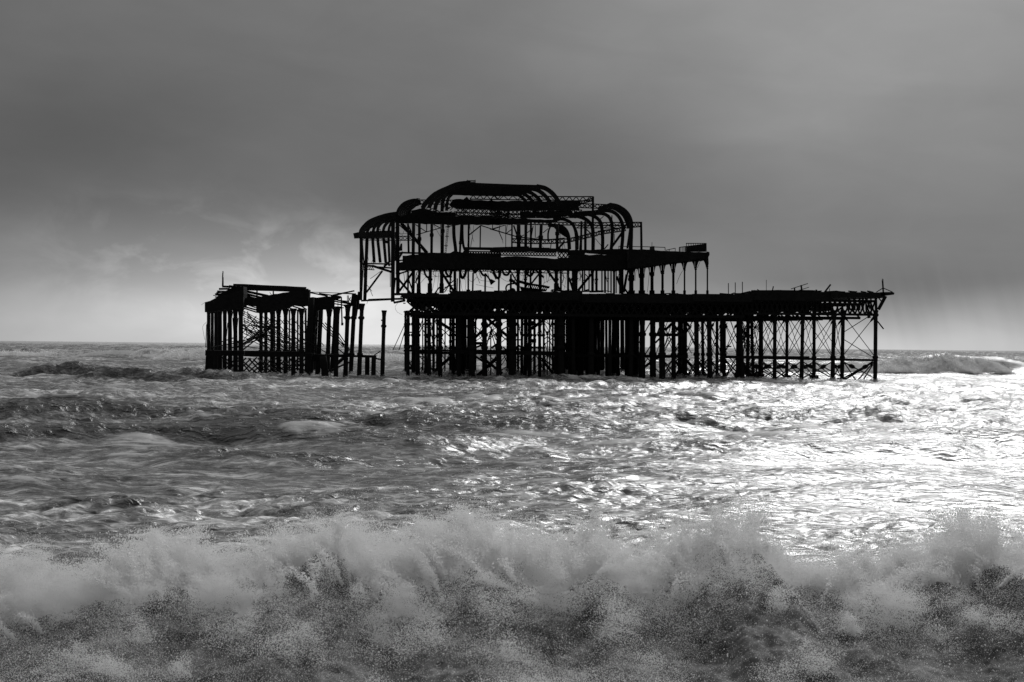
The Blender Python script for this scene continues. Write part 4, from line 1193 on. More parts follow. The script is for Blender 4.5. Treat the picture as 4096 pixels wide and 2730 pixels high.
# posts of the lower floor
LOW2 = [(760, 1130, 760, 1435, 20, 160), (828, 1130, 820, 1435, 33, 155), (900, 1130, 888, 1435, 28, 154), (1030, 1130, 1025, 1430, 33, 155), (1166, 1130, 1166, 1430, 36, 154), (1325, 1130, 1327, 1415, 30, 158), (1383, 1130, 1383, 1405, 17, 166),
        (1487, 1130, 1487, 1405, 18, 162), (1546, 1180, 1540, 1405, 18, 168), (1692, 1190, 1690, 1405, 19, 164), (1858, 1130, 1855, 1405, 16, 166), (1272, 1140, 1268, 1420, 16, 168), (640, 1180, 640, 1440, 30, 160), (1355, 1250, 1352, 1410, 12, 164)]
LOW3 = [(108, 1200, 105, 1405, 18, 164), (252, 1200, 250, 1405, 22, 162), (340, 1130, 340, 1405, 33, 155), (427, 1130, 427, 1405, 25, 160), (490, 1130, 488, 1405, 20, 164), (605, 1130, 605, 1405, 33, 156), (800, 1130, 800, 1405, 34, 155),
        (855, 1130, 855, 1400, 21, 162), (942, 1130, 942, 1425, 24, 158), (1008, 1130, 1012, 1425, 40, 154), (1040, 1130, 1035, 1425, 34, 160), (1117, 1140, 1117, 1410, 17, 164), (1141, 1140, 1141, 1410, 15, 168), (1195, 1140, 1194, 1410, 13, 166),
        (1236, 1130, 1236, 1410, 29, 156), (1284, 1140, 1284, 1410, 25, 158), (1350, 1140, 1350, 1420, 15, 168), (1387, 1140, 1387, 1425, 22, 162), (1424, 1150, 1424, 1420, 14, 166), (1460, 1140, 1460, 1425, 15, 164), (1496, 1140, 1496, 1430, 23, 158),
        (1522, 1160, 1522, 1430, 12, 168), (1570, 1130, 1572, 1435, 28, 154), (1596, 1130, 1596, 1435, 26, 157), (1703, 1110, 1703, 1440, 46, 155), (1830, 1100, 1830, 1442, 46, 156)]
for c, L in ((2, LOW2), (3, LOW3)):
    for i, (xt, yt, xb, yb, w, Y) in enumerate(L):
        column(pav, c, xt, yt, xb, yb, w, Y, 'post', w > 20 and i % 2 == 0, (1262,) if w > 24 and i % 3 == 0 else (1250,) if w in (13, 14, 25) else (), False, rough=0.03, flare=1.7)
for c, x, w, Y in [(2, 888, 46, 154), (2, 1024, 50, 155), (2, 1166, 50, 154), (3, 800, 54, 155), (2, 1487, 46, 162)]:
    bar(pav, 'column_base', c, x, 1385 if x == 1487 else 1310, x, 1430 if c == 2 else 1405, w * 0.9, Y)
lattice(pav, 2, 900, 1132, 1880, 1134, 30, 20, 166, kind='W', w=7, chord=8)
lattice(pav, 3, 0, 1134, 960, 1140, 46, 18, 166, kind='W', w=7, chord=9)
for c, x0, y0, x1, y1, w in [(2, 652, 1268, 795, 1435, 22), (2, 815, 1180, 655, 1405, 22), (2, 768, 1265, 818, 1410, 14), (2, 900, 1180, 850, 1305, 14), (2, 1160, 1165, 1312, 1405, 26), (2, 1310, 1275, 1180, 1400, 10), (2, 1140, 1355, 1080, 1435, 14),
                             (2, 1200, 1360, 1310, 1330, 10), (2, 1200, 1420, 1280, 1290, 9), (2, 1210, 1230, 1290, 1230, 20), (3, 498, 1315, 592, 1195, 17), (3, 690, 1150, 805, 1315, 23), (3, 1062, 1395, 1222, 1198, 25), (3, 955, 1240, 1005, 1410, 20),
                             (3, 530, 1130, 650, 1240, 20), (3, 1528, 1225, 1595, 1400, 22), (3, 1672, 1115, 1615, 1420, 18), (3, 1620, 1370, 1672, 1440, 18), (3, 1640, 1200, 1600, 1440, 10), (3, 1150, 1200, 1200, 1250, 9),
                             (3, 235, 1140, 330, 1300, 14), (3, 820, 1340, 850, 1395, 16)]:
    bar(pav, 'diagonal_brace', c, x0, y0, x1, y1, w, random.uniform(156, 164))
# burnt loops and cables hanging under the gallery
for c, p, w in [(2, [(955, 1120), (962, 1185), (985, 1228), (1010, 1240), (1028, 1200)], 20), (2, [(1205, 1130), (1225, 1190), (1255, 1225), (1280, 1190), (1290, 1140)], 22), (2, [(1385, 1150), (1400, 1220), (1420, 1245), (1450, 1200), (1462, 1140)], 26),
                (2, [(1795, 1140), (1805, 1200), (1830, 1240), (1860, 1235)], 20), (3, [(42, 1140), (48, 1200), (80, 1246), (115, 1235), (128, 1160)], 20), (2, [(1545, 1140), (1565, 1180), (1600, 1140)], 24), (2, [(1620, 1140), (1660, 1205), (1690, 1215)], 22),
                (3, [(440, 1140), (450, 1200), (490, 1220), (520, 1180), (530, 1140)], 22), (3, [(150, 1150), (170, 1200), (215, 1205), (235, 1160)], 22)]:
    rib(pav, c, p, w, random.uniform(156, 160), name='hanging_loop', depth=0.4)
WIRES = [(2, [(900, 1320), (960, 1250), (985, 1225)]), (2, [(1050, 1410), (1075, 1300), (1100, 1150)]), (2, [(1108, 1420), (1122, 1300), (1130, 1180)]), (2, [(920, 1190), (1030, 1230), (1160, 1220)]), (2, [(1390, 1250), (1415, 1390), (1450, 1390), (1460, 1200)]),
         (2, [(1580, 1325), (1680, 1345), (1790, 1365)]), (2, [(1580, 1200), (1630, 1270), (1740, 1285)]), (2, [(1470, 1230), (1530, 1290), (1600, 1220)]), (2, [(1110, 1420), (1250, 1400), (1330, 1430)]), (2, [(700, 1400), (740, 1290), (735, 1170)]),
         (3, [(130, 1240), (190, 1280), (240, 1285)]), (3, [(360, 1190), (380, 1215), (420, 1215)]), (3, [(640, 1200), (655, 1300), (640, 1330)]), (3, [(680, 1180), (690, 1300), (720, 1200)]), (3, [(930, 1180), (910, 1300), (890, 1390)]),
         (3, [(830, 1230), (885, 1285)]), (3, [(870, 1320), (920, 1360)]), (3, [(1060, 1250), (1090, 1240), (1110, 1190)]), (3, [(1065, 1285), (1100, 1230), (1105, 1200)]), (3, [(640, 1310), (740, 1260)]),
         (4, [(655, 345), (635, 400), (628, 485)]), (4, [(778, 340), (772, 450), (757, 600)]), (4, [(1125, 375), (1090, 440), (1062, 515)]), (4, [(1315, 265), (1280, 345)]),
         (2, [(740, 590), (690, 740), (665, 820)]), (2, [(655, 600), (655, 698), (760, 710)]), (2, [(1070, 610), (1100, 660), (1150, 745)]), (2, [(1550, 610), (1545, 700), (1510, 870)]), (2, [(1505, 620), (1540, 760), (1555, 810)]), (2, [(1540, 740), (1520, 870)]),
         (2, [(280, 1510), (262, 1560)]), (2, [(320, 1060), (340, 1010)]), (2, [(275, 980), (285, 1035)]), (3, [(620, 850), (650, 880)])]
for c, p in WIRES:
    wire(pav, c, p, random.uniform(155, 162), 3.2)
for c, pl in [(2, [(670, 830), (690, 828), (692, 915), (655, 920), (650, 900)]), (2, [(485, 790), (515, 790), (515, 830), (485, 825)])]:
    plate(pav, 'torn_plate', c, pl, 157, 0.1)

# twisted remnants among the ribs and between the floors
for i in range(70):
    c = random.choice((2, 2, 3)); x = random.uniform(960, 1860) if c == 2 else random.uniform(20, 1000); y = random.uniform(330, 500)
    L = random.uniform(30, 120); a = random.choice((0.5, -0.5, 1.0, -1.0, 0.1, 1.5))
    bar(pav, 'roof_scrap', c, x, y, x + L * math.cos(a), y + L * math.sin(a) * 0.6, random.uniform(5, 9), random.uniform(156, 174), seg=3)
for i in range(26):
    x = random.uniform(200, 640); y = random.uniform(600, 780)
    bar(pav, 'roof_scrap', 2, x, y, x + random.uniform(-50, 50), y + random.uniform(10, 60), random.uniform(4, 8), random.uniform(160, 172), seg=3)
for i in range(34):
    c = random.choice((2, 3)); x = random.uniform(660, 1860) if c == 2 else random.uniform(20, 1600); y = random.uniform(1130, 1200)
    rib(pav, c, [(x, y), (x + random.uniform(-20, 30), y + random.uniform(20, 60)), (x + random.uniform(-30, 60), y + random.uniform(60, 150))], random.uniform(3.5, 8), random.uniform(156, 168), name='hanging_strip', depth=0.08)

mesh_obj('lattice_web', FAR_WEB[0], FAR_WEB[1], IRON, pav)['kind'] = 'stuff'

# ------------------------------------------------------------------ things in and on the pavilion
t = thing('roof_rail', 'tiny lattice guard rail on the very top of the pavilion dome', 'railing', pt(2, 1520, 102, 158))
lattice(t, 2, 1475, 70, 1572, 70, 24, 6, 158, kind='X', w=4, chord=5, name='rail')
bar(t, 'rail_post', 2, 1475, 60, 1475, 104, 6, 158); bar(t, 'rail_post', 2, 1572, 60, 1572, 104, 6, 158); rod(t, 2, 1430, 98, 1475, 70, 158, 158, 6, name='rail_stay'); rod(t, 2, 1450, 98, 1475, 82, 158, 158, 5, name='rail_stay')
t = thing('roof_aerial', 'tiny bent aerial on the small left quarter dome', 'aerial', pt(2, 885, 308, 158))
bar(t, 'crossbar', 2, 863, 284, 906, 290, 6, 158); bar(t, 'stem', 2, 875, 286, 884, 308, 6, 158); bar(t, 'stem', 2, 898, 288, 888, 308, 6, 158)
t = thing('access_ladder', 'narrow lattice ladder hanging slanted between the upper posts', 'ladder', pt(2, 1210, 940, 158))
bar(t, 'ladder_rail', 2, 1236, 600, 1205, 945, 5, 158); bar(t, 'ladder_rail', 2, 1252, 600, 1220, 945, 5, 158)
for i in range(14):
    u = i / 13
    bar(t, 'rung', 2, 1236 - 31 * u, 606 + 330 * u, 1252 - 32 * u, 618 + 322 * u, 4, 158, seg=2)
for y, x in ((630, 1243), (742, 1230), (855, 1220)):
    bar(t, 'ladder_bracket', 2, x - 22, y, x + 22, y + 2, 7, 158)
t = thing('hanging_hopper', 'pointed black metal hopper hanging by an arm under the gallery', 'hopper', pt(2, 1765, 1330, 158))
plate(t, 'hopper_body', 2, [(1735, 1268), (1765, 1258), (1815, 1282), (1758, 1330)], 157.6, 0.9); bar(t, 'arm', 2, 1690, 1190, 1755, 1275, 17, 158)
t = thing('crumpled_canopy', 'crumpled slatted canopy frame lying wrecked on the deck under the gallery', 'wreckage', pt(3, 440, 1400, 157))
rib(t, 3, [(200, 1400), (192, 1370), (205, 1335), (245, 1318), (350, 1302)], 16, 157, name='hoop', depth=0.3)
rib(t, 3, [(240, 1395), (255, 1372), (290, 1380), (298, 1395)], 14, 157, name='hoop', depth=0.3)
plate(t, 'canopy_top', 3, [(330, 1290), (360, 1272), (500, 1312), (640, 1328), (725, 1348), (716, 1364), (600, 1340), (440, 1325)], 157, 2.0, None, 3)
plate(t, 'canopy_side', 3, [(360, 1345), (480, 1365), (690, 1385), (680, 1400), (380, 1405)], 157, 1.5, None, 3)
for i in range(12):
    x = 430 + i * 23
    bar(t, 'slat', 3, x + 20, 1325 + i * 2, x - 6, 1385, 10, 157.2)
for x0, y0, x1, y1 in [(215, 1400, 290, 1395), (380, 1390, 420, 1395), (230, 1270, 300, 1290), (250, 1260, 330, 1330)]:
    bar(t, 'bent_plate', 3, x0, y0, x1, y1, 26, 157)
t = thing('rubble_ridge', 'low rubble of burnt boards on the deck at the foot of the lower posts', 'rubble', pt(3, 850, 1410, 156))
for x0, y0, x1, y1, w in [(820, 1395, 900, 1408, 20), (900, 1398, 960, 1392, 8), (960, 1385, 990, 1400, 6), (1150, 1395, 1190, 1385, 14), (1200, 1410, 1370, 1405, 20), (1280, 1395, 1340, 1402, 10), (1400, 1400, 1460, 1410, 8), (740, 1390, 830, 1388, 14), (1170, 1405, 1200, 1370, 6)]:
    bar(t, 'burnt_board', 3, x0, y0, x1, y1, w, 156, mat=TIMBER)
t = thing('gallery_balustrade', 'picket balustrade on the gallery roof corner above the arcade', 'railing', pt(4, 1300, 180, 153))
bar(t, 'top_rail', 4, 1160, 90, 1372, 90, 7, 156); bar(t, 'top_rail', 4, 1088, 132, 1372, 96, 7, 152); bar(t, 'corner_post', 4, 1371, 88, 1373, 175, 7, 152)
for i in range(19):
    x = 1092 + i * 15
    bar(t, 'picket', 4, x, 133 - (x - 1088) * 0.13, x, 178, 5 if i % 4 else 9, 152, seg=2)
for i in range(9):
    x = 1165 + i * 24
    bar(t, 'picket', 4, x, 92, x, 175, 5, 156, seg=2)
plate(t, 'screen_board', 4, [(1160, 125), (1300, 105), (1368, 98), (1368, 178), (1160, 178)], 154, 0.1, None)
t = thing('gallery_handrail', 'thin handrail along the gallery roof in front of the right bow', 'railing', pt(4, 700, 160, 153))
for x0, y0, x1, y1, w in [(455, 120, 700, 126, 6), (458, 120, 458, 155, 5), (705, 124, 942, 132, 6), (941, 130, 942, 162, 6), (948, 162, 1050, 140, 6), (700, 125, 702, 155, 6), (985, 152, 985, 170, 5), (1048, 140, 1048, 170, 5), (1090, 132, 1090, 172, 6)]:
    bar(t, 'rail_piece', 4, x0, y0, x1, y1, w, 153)
t = thing('roof_box', 'small pale box with a thin aerial on the gallery roof', 'box', pt(4, 810, 160, 153.5))
plate(t, 'box_body', 4, [(790, 122), (830, 118), (833, 158), (788, 158)], 153.2, 0.9, PALE); bar(t, 'aerial', 4, 804, 120, 805, 78, 4, 153.5)

# ------------------------------------------------------------------ a vessel far out
t = thing('distant_boat', 'tiny sailing boat on the horizon seen through the right-hand piles', 'boat', at(2914, 1391, 3200))
bar(t, 'hull', 0, 2905, 1387, 2925, 1387, 4.5, 3200, depth=4); plate(t, 'sail', 0, [(2912, 1376), (2911, 1386), (2919, 1386)], 3200, 1.0)


# ------------------------------------------------------------------ foam and spray
def foam_material(name, lo, hi, rough):
    m, n, l = material(name)
    geo = n.new('ShaderNodeNewGeometry')
    k = n.new('ShaderNodeTexNoise'); k.inputs['Scale'].default_value = 3.0; k.inputs['Detail'].default_value = 6
    l.new(geo.outputs['Position'], k.inputs['Vector'])
    r = ramp(n, [(0.35, lo), (0.65, hi)], 'LINEAR'); l.new(k.outputs[0], r.inputs[0])
    b = n.new('ShaderNodeBsdfPrincipled'); b.inputs['Roughness'].default_value = rough
    l.new(r.outputs[0], b.inputs['Base Color'])
    out = n.new('ShaderNodeOutputMaterial'); l.new(b.outputs[0], out.inputs[0])
    return m


def drop_material(name, tr):
    m, n, l = material(name)
    geo = n.new('ShaderNodeNewGeometry')
    k = n.new('ShaderNodeTexNoise'); k.inputs['Scale'].default_value = 40.0
    l.new(geo.outputs['Position'], k.inputs['Vector'])
    r = ramp(n, [(0.3, 0.86), (0.7, 0.95)], 'LINEAR'); l.new(k.outputs[0], r.inputs[0])
    b = n.new('ShaderNodeBsdfPrincipled'); b.inputs['Roughness'].default_value = 0.3
    t = n.new('ShaderNodeBsdfTranslucent')
    l.new(r.outputs[0], b.inputs['Base Color']); l.new(r.outputs[0], t.inputs['Color'])
    mix = n.new('ShaderNodeMixShader'); mix.inputs[0].default_value = tr
    l.new(b.outputs[0], mix.inputs[1]); l.new(t.outputs[0], mix.inputs[2])
    out = n.new('ShaderNodeOutputMaterial'); l.new(mix.outputs[0], out.inputs[0])
    return m


DROPS = drop_material('spray_droplets', 0.58)
FAR_FOAM = drop_material('tumbling_foam', 0.2)


def points_object(name, co, rad, mat, label, cat):
    """a cloud of round droplets: one vertex each, turned into points of their own radius"""
    me = bpy.data.meshes.new(name)
    me.vertices.add(len(co)); me.vertices.foreach_set('co', co.astype(np.float32).ravel())
    a = me.attributes.new('rad', 'FLOAT', 'POINT'); a.data.foreach_set('value', rad.astype(np.float32))
    me.materials.append(mat)
    o = link(bpy.data.objects.new(name, me))
    g = bpy.data.node_groups.new(name + '_points', 'GeometryNodeTree')
    g.interface.new_socket('Geometry', in_out='INPUT', socket_type='NodeSocketGeometry')
    g.interface.new_socket('Geometry', in_out='OUTPUT', socket_type='NodeSocketGeometry')
    gi = g.nodes.new('NodeGroupInput'); go = g.nodes.new('NodeGroupOutput')
    mp = g.nodes.new('GeometryNodeMeshToPoints')
    na = g.nodes.new('GeometryNodeInputNamedAttribute'); na.data_type = 'FLOAT'; na.inputs['Name'].default_value = 'rad'
    sm = g.nodes.new('GeometryNodeSetMaterial'); sm.inputs['Material'].default_value = mat
    g.links.new(gi.outputs[0], mp.inputs['Mesh']); g.links.new(na.outputs[0], mp.inputs['Radius'])
    g.links.new(mp.outputs[0], sm.inputs[0]); g.links.new(sm.outputs[0], go.inputs[0])
    md = o.modifiers.new('points', 'NODES'); md.node_group = g
    tag(o, label, cat, kind='stuff')
    return o


def grid_mesh(name, co, nr, nc, mat):
    me = bpy.data.meshes.new(name)
    i = np.arange(nr - 1)[:, None] * nc + np.arange(nc - 1)[None, :]
    q = np.stack([i, i + 1, i + nc + 1, i + nc], -1).reshape(-1, 4)
    me.vertices.add(nr * nc); me.vertices.foreach_set('co', co.astype(np.float32).ravel())
    me.loops.add(q.size); me.loops.foreach_set('vertex_index', q.ravel().astype(np.int32))
    me.polygons.add(len(q)); me.polygons.foreach_set('loop_start', (np.arange(len(q)) * 4).astype(np.int32))
    me.polygons.foreach_set('loop_total', np.full(len(q), 4, np.int32))
    me.update(calc_edges=True)
    me.polygons.foreach_set('use_smooth', np.ones(len(q), bool))
    me.materials.append(mat)
    return me


# outline of the shore break along the crest: metres to the right, height of its spray
CREST_PROFILE = [(-9, 0.75), (-5.6, 0.80), (-5.0, 0.70), (-4.2, 0.86), (-3.7, 1.02), (-3.2, 0.90), (-2.6, 0.98), (-2.0, 1.12), (-1.4, 1.02), (-0.9, 1.02), (-0.3, 1.16),
                 (0.2, 1.02), (0.6, 0.98), (0.95, 1.12), (1.35, 0.94), (1.75, 1.00), (2.15, 1.20), (2.7, 1.22), (3.0, 0.98), (3.6, 0.92), (4.2, 0.96), (4.5, 1.04),
                 (4.8, 1.02), (5.2, 1.20), (5.5, 1.02), (6.2, 1.05), (9, 0.95)]
CREST_PROFILE = [(px_, 0.92 + (pz_ - 0.98) * 1.7) for px_, pz_ in CREST_PROFILE]   # uneven bursts along the crest
CPX = np.array([p[0] for p in CREST_PROFILE]); CPZ = np.array([p[1] for p in CREST_PROFILE])


def break_height(x, y):
    """foam body of the breaking wave: highest near y=15.6, running down to the wash in front"""
    top = np.interp(x, CPX, CPZ) - 0.10
    yc = 15.6 + 0.5 * sample(LUMP2, 23.0, x, y * 0.2)
    w = y - yc
    prof = np.where(w > 0, np.exp(-(w / 1.0) ** 2), np.exp(-(np.abs(w) / 4.4) ** 1.7))
    n1 = sample(LUMP, 6.1, x, y * 0.9); n2 = sample(LUMP2, 4.7, x * 1.1 + 3, y)
    return 0.80 * top * prof + 0.055 * n2 * prof + 0.010 * n1


def wash_material():
    m, n, l = material('churned_water')
    geo = n.new('ShaderNodeNewGeometry')
    k = n.new('ShaderNodeTexNoise'); k.inputs['Scale'].default_value = 2.2; k.inputs['Detail'].default_value = 10; k.inputs['Roughness'].default_value = 0.72
    k.inputs['Distortion'].default_value = 0.6
    l.new(geo.outputs['Position'], k.inputs['Vector'])
    r = ramp(n, [(0.38, 0.04), (0.52, 0.12), (0.70, 0.32)], 'LINEAR'); l.new(k.outputs[0], r.inputs[0])
    b = n.new('ShaderNodeBsdfPrincipled'); b.inputs['Roughness'].default_value = 0.8
    b.inputs['Specular IOR Level'].default_value = 0.12
    l.new(r.outputs[0], b.inputs['Base Color'])
    out = n.new('ShaderNodeOutputMaterial'); l.new(b.outputs[0], out.inputs[0])
    return m


def build_shore_break():
    nr, nc = 300, 620
    yy = np.linspace(9.0, 18.2, nr); xx = np.linspace(-8.5, 8.5, nc)
    Y, X = np.meshgrid(yy, xx, indexing='ij')
    H = break_height(X.ravel(), Y.ravel()).reshape(Y.shape)
    edge = sstep(18.2, 17.2, Y)
    H = H * edge - 0.55 * (1 - edge)
    co = np.stack([X, Y, H], -1).reshape(-1, 3)
    me = grid_mesh('shore_break', co, nr, nc, wash_material())
    o = link(bpy.data.objects.new('shore_break', me))
    tag(o, 'churned white water of the wave breaking on the shore nearest the camera', 'wave', kind='stuff')

    g = np.random.default_rng(77)
    P, Rr = [], []

    def thin(x, y):
        """1 where spray hangs thick, towards 0 in the hollows between the plumes"""
        t = np.ones_like(x)
        wx_ = sample(LUMP2, 6.7, x, y) * 0.55; wy_ = sample(LUMP2, 5.9, y + 3, x) * 0.55
        x = x + wx_; y = y + wy_
        for hx, hy, rx, ry, k in HOLLOWS:
            t *= 1 - 0.88 * k * np.exp(-((x - hx) / rx) ** 2 - ((y - hy) / ry) ** 2)
        return t

    # fuzz of fine droplets close over the churned water, thick in clots and thin between them
    n = 2900000
    x = g.uniform(-7.6, 7.6, n); y = 10.4 + 6.6 * g.beta(1.6, 1.2, n)
    clot = sample(LUMP2, 5.3, x, y) + 0.5 * sample(LUMP, 9.0, x + 5, y)
    keep = g.random(n) < (0.18 + 0.82 * sstep(-1.0, 1.5, clot)) * (0.46 + 0.54 * sstep(11.2, 15.0, y)) * thin(x, y)
    x, y, clot = x[keep], y[keep], clot[keep]
    lift = 0.035 + 0.11 * sstep(-0.8, 1.8, clot)
    z = break_height(x, y) + g.exponential(1.0, len(x)) * lift
    P.append(np.stack([x, y, z], 1)); Rr.append(np.clip(g.lognormal(math.log(0.0020), 0.32, len(x)), 0.0011, 0.006) * (0.80 + 0.25 * sstep(12.5, 15.5, y)))

    def billow(cx, cy, z0, ht, wx, m, lean, rad=0.0022):
        """a thrown plume: heads of foam piled on one another, ragged at the rim"""
        nb = int(g.integers(14, 30))
        t = np.sort(g.beta(1.0, 1.4, nb))
        hx = cx + lean * t * ht + g.normal(0, wx, nb) * (1.05 - 0.6 * t)
        hy = cy + g.normal(0, wx * 0.8, nb)
        hz = z0 + t * ht * g.uniform(0.75, 1.1, nb)
        hr = g.uniform(0.25, 0.75, nb) * wx * (1.1 - 0.55 * t) + 0.02
        w = hr ** 1.6; w = w / w.sum()
        k = g.choice(nb, m, p=w)
        d = g.normal(size=(m, 3)); d /= np.linalg.norm(d, axis=1)[:, None]
        rr = np.where(g.random(m) < 0.72, g.beta(4.5, 1.2, m), 1 + g.exponential(0.22, m))
        px_ = hx[k] + d[:, 0] * hr[k] * rr; py_ = hy[k] + d[:, 1] * hr[k] * rr; pz_ = hz[k] + d[:, 2] * hr[k] * rr * 1.15
        wob = sample(LUMP, 1.7, px_ + py_, pz_ * 1.3) * 0.02
        P.append(np.stack([px_ + wob, py_, pz_ + wob], 1))
        Rr.append(np.clip(g.lognormal(math.log(rad), 0.34, m), 0.0012, 0.007))

    for (cx, cy, ztop, wx, m) in PLUMES:
        hb = float(break_height(np.array([cx]), np.array([cy]))[0]) * 0.7
        billow(cx, cy, hb, ztop + 0.13 - hb, wx, int(m * 2.2), g.normal(-0.05, 0.12))
    for i in range(300):
        cx = g.uniform(-7.3, 7.3); cy = g.choice([g.normal(15.6, 0.6), g.uniform(11.2, 15.5)], p=[0.5, 0.5])
        if g.random() > float(thin(np.array([cx]), np.array([cy]))[0]): continue
        top = np.interp(cx, CPX, CPZ)
        fall = math.exp(-(abs(cy - 15.6) / 4.4) ** 1.7)
        hb = float(break_height(np.array([cx]), np.array([cy]))[0])
        ht = max(0.08, (top * fall - hb)) * g.uniform(0.6, 1.2) + 0.06
        billow(cx, cy, hb - 0.05, ht, g.uniform(0.06, 0.20), int(g.uniform(1200, 4200)), g.normal(-0.1, 0.25))
    # jets: droplets strung out along the arcs in which the water is thrown
    for i in range(760):
        cx = g.uniform(-7.3, 7.3); cy = g.normal(15.4, 0.6)
        if g.random() > 0.2 + 0.8 * float(thin(np.array([cx]), np.array([cy]))[0]): continue
        top = np.interp(cx, CPX, CPZ); fall = math.exp(-(abs(cy - 15.6) / 4.4) ** 1.7)
        hb = float(break_height(np.array([cx]), np.array([cy]))[0])
        m = int(g.uniform(250, 1100))
        t = g.beta(1.1, 1.5, m)
        vx = g.normal(-0.10, 0.22); vy = g.normal(-0.1, 0.2)
        ht = (max(top * fall - hb, 0.04) + 0.10) * g.uniform(0.7, 1.5)
        sp = 0.008 + 0.05 * t
        px_ = cx + vx * t + g.normal(0, 1, m) * sp; py_ = cy + vy * t + g.normal(0, 1, m) * sp
        pz_ = hb - 0.03 + ht * (1.9 * t - 0.95 * t * t) + g.normal(0, 1, m) * sp * 0.6
        P.append(np.stack([px_, py_, pz_], 1)); Rr.append(np.clip(g.lognormal(math.log(0.0031), 0.45, m), 0.0014, 0.009))
    # veils of the finest mist
    for i in range(65):
        cx = g.uniform(-7.3, 7.3); cy = g.choice([g.normal(15.6, 0.6), g.uniform(11.4, 15.5)], p=[0.65, 0.35])
        if g.random() > float(thin(np.array([cx]), np.array([cy]))[0]): continue
        top = np.interp(cx, CPX, CPZ)
        fall = math.exp(-(abs(cy - 15.6) / 4.4) ** 1.7)
        m = int(g.uniform(3000, 9000))
        sx_ = g.uniform(0.15, 0.50)
        dx = g.normal(0, sx_, m); dz = g.normal(0, 1, m); dy = g.normal(0, 0.25, m)
        wisp = sample(LUMP, 2.3, cx + dx * 1.0, dz * 0.5 + i) * 0.10
        z = top * fall * g.uniform(0.60, 0.95) + dz * g.uniform(0.06, 0.13) + wisp - 0.5 * dx * dx
        P.append(np.stack([cx + dx, cy + dy, z], 1)); Rr.append(np.clip(g.lognormal(math.log(0.0017), 0.3, m), 0.0011, 0.004))
    # single drops flying free
    n = 6000
    x = g.uniform(-7.5, 7.5, n); y = g.normal(14.4, 1.5, n)
    z = np.maximum(break_height(x, y), 0.2) + g.exponential(0.09, n)
    z = np.minimum(z, np.interp(x, CPX, CPZ) + 0.06 + 0.10 * g.random(n))
    P.append(np.stack([x, y, z], 1)); Rr.append(g.uniform(0.003, 0.0065, n))
    P = np.concatenate(P); Rr = np.concatenate(Rr)
    points_object('spray', P, Rr, DROPS, 'cloud of white spray droplets thrown up by the breaking wave in front', 'spray')


# hollows in the spray (x, y, half-widths, depth) and the plumes that stand out (x, y, top, breadth, droplets)
HOLLOWS = [(4.2, 12.6, 1.6, 1.3, 0.6), (0.4, 11.6, 1.8, 0.7, 0.5), (-4.7, 13.0, 0.6, 0.9, 0.85), (-2.7, 13.5, 0.7, 0.8, 0.75), (-3.4, 14.6, 0.4, 0.5, 0.6), (-0.7, 13.1, 0.5, 1.0, 0.8), (-0.1, 12.1, 0.6, 0.7, 0.85), (2.7, 13.2, 1.2, 1.0, 0.80), (3.4, 12.4, 0.9, 0.7, 0.8),
           (4.8, 13.4, 0.5, 0.6, 0.85), (4.6, 11.6, 1.3, 0.7, 0.9), (-1.9, 12.0, 0.5, 0.6, 0.6), (1.3, 12.0, 0.6, 0.5, 0.7), (1.4, 14.7, 0.4, 0.4, 0.6), (-6.4, 13.0, 0.8, 1.2, 0.6)]
PLUMES = [(-3.75, 15.9, 1.06, 0.26, 26000), (-3.5, 15.2, 0.92, 0.20, 14000), (-2.1, 15.6, 1.14, 0.30, 22000), (-1.6, 15.2, 1.06, 0.24, 16000), (-0.45, 15.5, 1.22, 0.34, 30000), (-0.05, 15.3, 1.12, 0.26, 18000),
          (0.98, 15.7, 1.16, 0.14, 11000), (1.05, 15.3, 0.98, 0.28, 16000), (2.3, 15.5, 1.22, 0.26, 20000), (2.72, 15.6, 1.30, 0.10, 9000), (2.5, 15.2, 1.08, 0.34, 26000), (3.3, 15.4, 1.02, 0.24, 14000),
          (4.40, 15.7, 1.10, 0.13, 12000), (5.12, 15.7, 1.28, 0.17, 18000), (4.9, 15.3, 1.02, 0.26, 16000), (5.6, 15.2, 1.10, 0.20, 14000), (-4.9, 14.6, 0.84, 0.26, 18000), (-2.9, 14.2, 0.80, 0.24, 14000),
          (-1.2, 13.9, 0.80, 0.26, 15000), (0.5, 14.0, 0.78, 0.30, 17000), (1.9, 14.2, 0.82, 0.26, 15000), (3.9, 13.9, 0.80, 0.28, 16000), (-5.6, 15.4, 0.95, 0.3, 16000), (6.5, 15.4, 1.15, 0.3, 16000)]
build_shore_break()


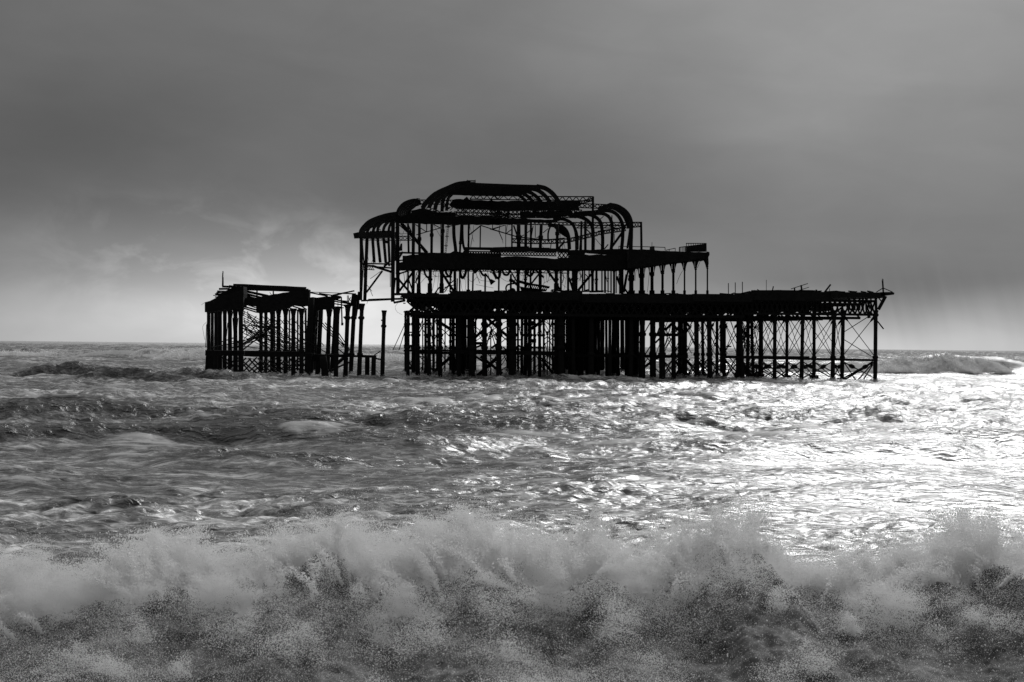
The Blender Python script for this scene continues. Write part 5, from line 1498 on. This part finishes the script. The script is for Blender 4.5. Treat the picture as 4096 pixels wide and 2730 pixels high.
# foam tumbling down the far breakers
def breaker_foam(name, label, segs, seed, n, rad):
    """segs: (x, y, half-length, height of crest, foam drop) pieces of one breaking crest"""
    g = np.random.default_rng(seed)
    P, Rr = [], []
    for (cx, cy, hl, zc, drop) in segs:
        m = int(n * hl)
        u = g.uniform(-1, 1, m)
        x = cx + u * hl
        env = np.sqrt(np.clip(1 - u * u, 0, 1))
        lump = 0.82 + 0.16 * sample(LUMP2, 34.0, x, np.full(m, float(seed)))
        s = g.beta(1.0, 1.3, m)                      # 0 at the crest, 1 at the foot of the tumbling front
        y = cy - s * drop * 1.4 + 0.5 * sample(LUMP2, 19.0, x, s * 3) + g.normal(0, 0.25, m)
        z = zc * env * lump * (1 - s) ** 0.8 + 0.15 + g.exponential(0.09, m) + 0.05 * sample(LUMP2, 11.0, x, s * 4 + 2) * env
        P.append(np.stack([x, y, z], 1)); Rr.append(g.uniform(rad * 0.5, rad * 1.6, m))
    return points_object(name, np.concatenate(P), np.concatenate(Rr), FAR_FOAM, label, 'foam')


breaker_foam('breaker_foam', 'white foam tumbling down the big breaker beyond the right end of the pier', [(58.5, 186.0, 6.5, 1.9, 3.0), (53.5, 185.0, 7.0, 1.7, 3.0), (47.0, 184.5, 7.0, 1.5, 2.8), (41.0, 186.0, 6.0, 1.0, 2.0)], 3, 9000, 0.035)
breaker_foam('breaker_foam', 'white foam on the far breaker just left of the broken pier section', [(-55.5, 246.0, 6.0, 2.4, 4.0), (-64.0, 256.0, 5.0, 1.9, 2.0)], 4, 7000, 0.045)
breaker_foam('breaker_foam', 'thin line of foam along the breaker at the left edge of the sea', [(-88.0, 268.0, 20.0, 1.0, 2.4)], 5, 3000, 0.05)
breaker_foam('breaker_foam', 'white foam on the far breaker seen through the gap by the lone pile', [(-23.0, 238.0, 8.0, 1.5, 3.0)], 6, 5000, 0.045)


# water slapping round the feet of the piles
g = np.random.default_rng(9)
P, Rr = [], []
for (fx, fy, w) in PILE_FEET:
    m = 220
    a = g.uniform(0, 2 * math.pi, m); r = w * 0.5 + g.exponential(0.22, m)
    x = fx + np.cos(a) * r * 1.5; y = fy + np.sin(a) * r
    h = sea_surface(x, y)[2]
    P.append(np.stack([x, y, h + g.exponential(0.06, m)], 1)); Rr.append(g.uniform(0.015, 0.04, m))
points_object('pile_foam', np.concatenate(P), np.concatenate(Rr), FAR_FOAM, 'thin foam slapping round the feet of the pier piles', 'foam')
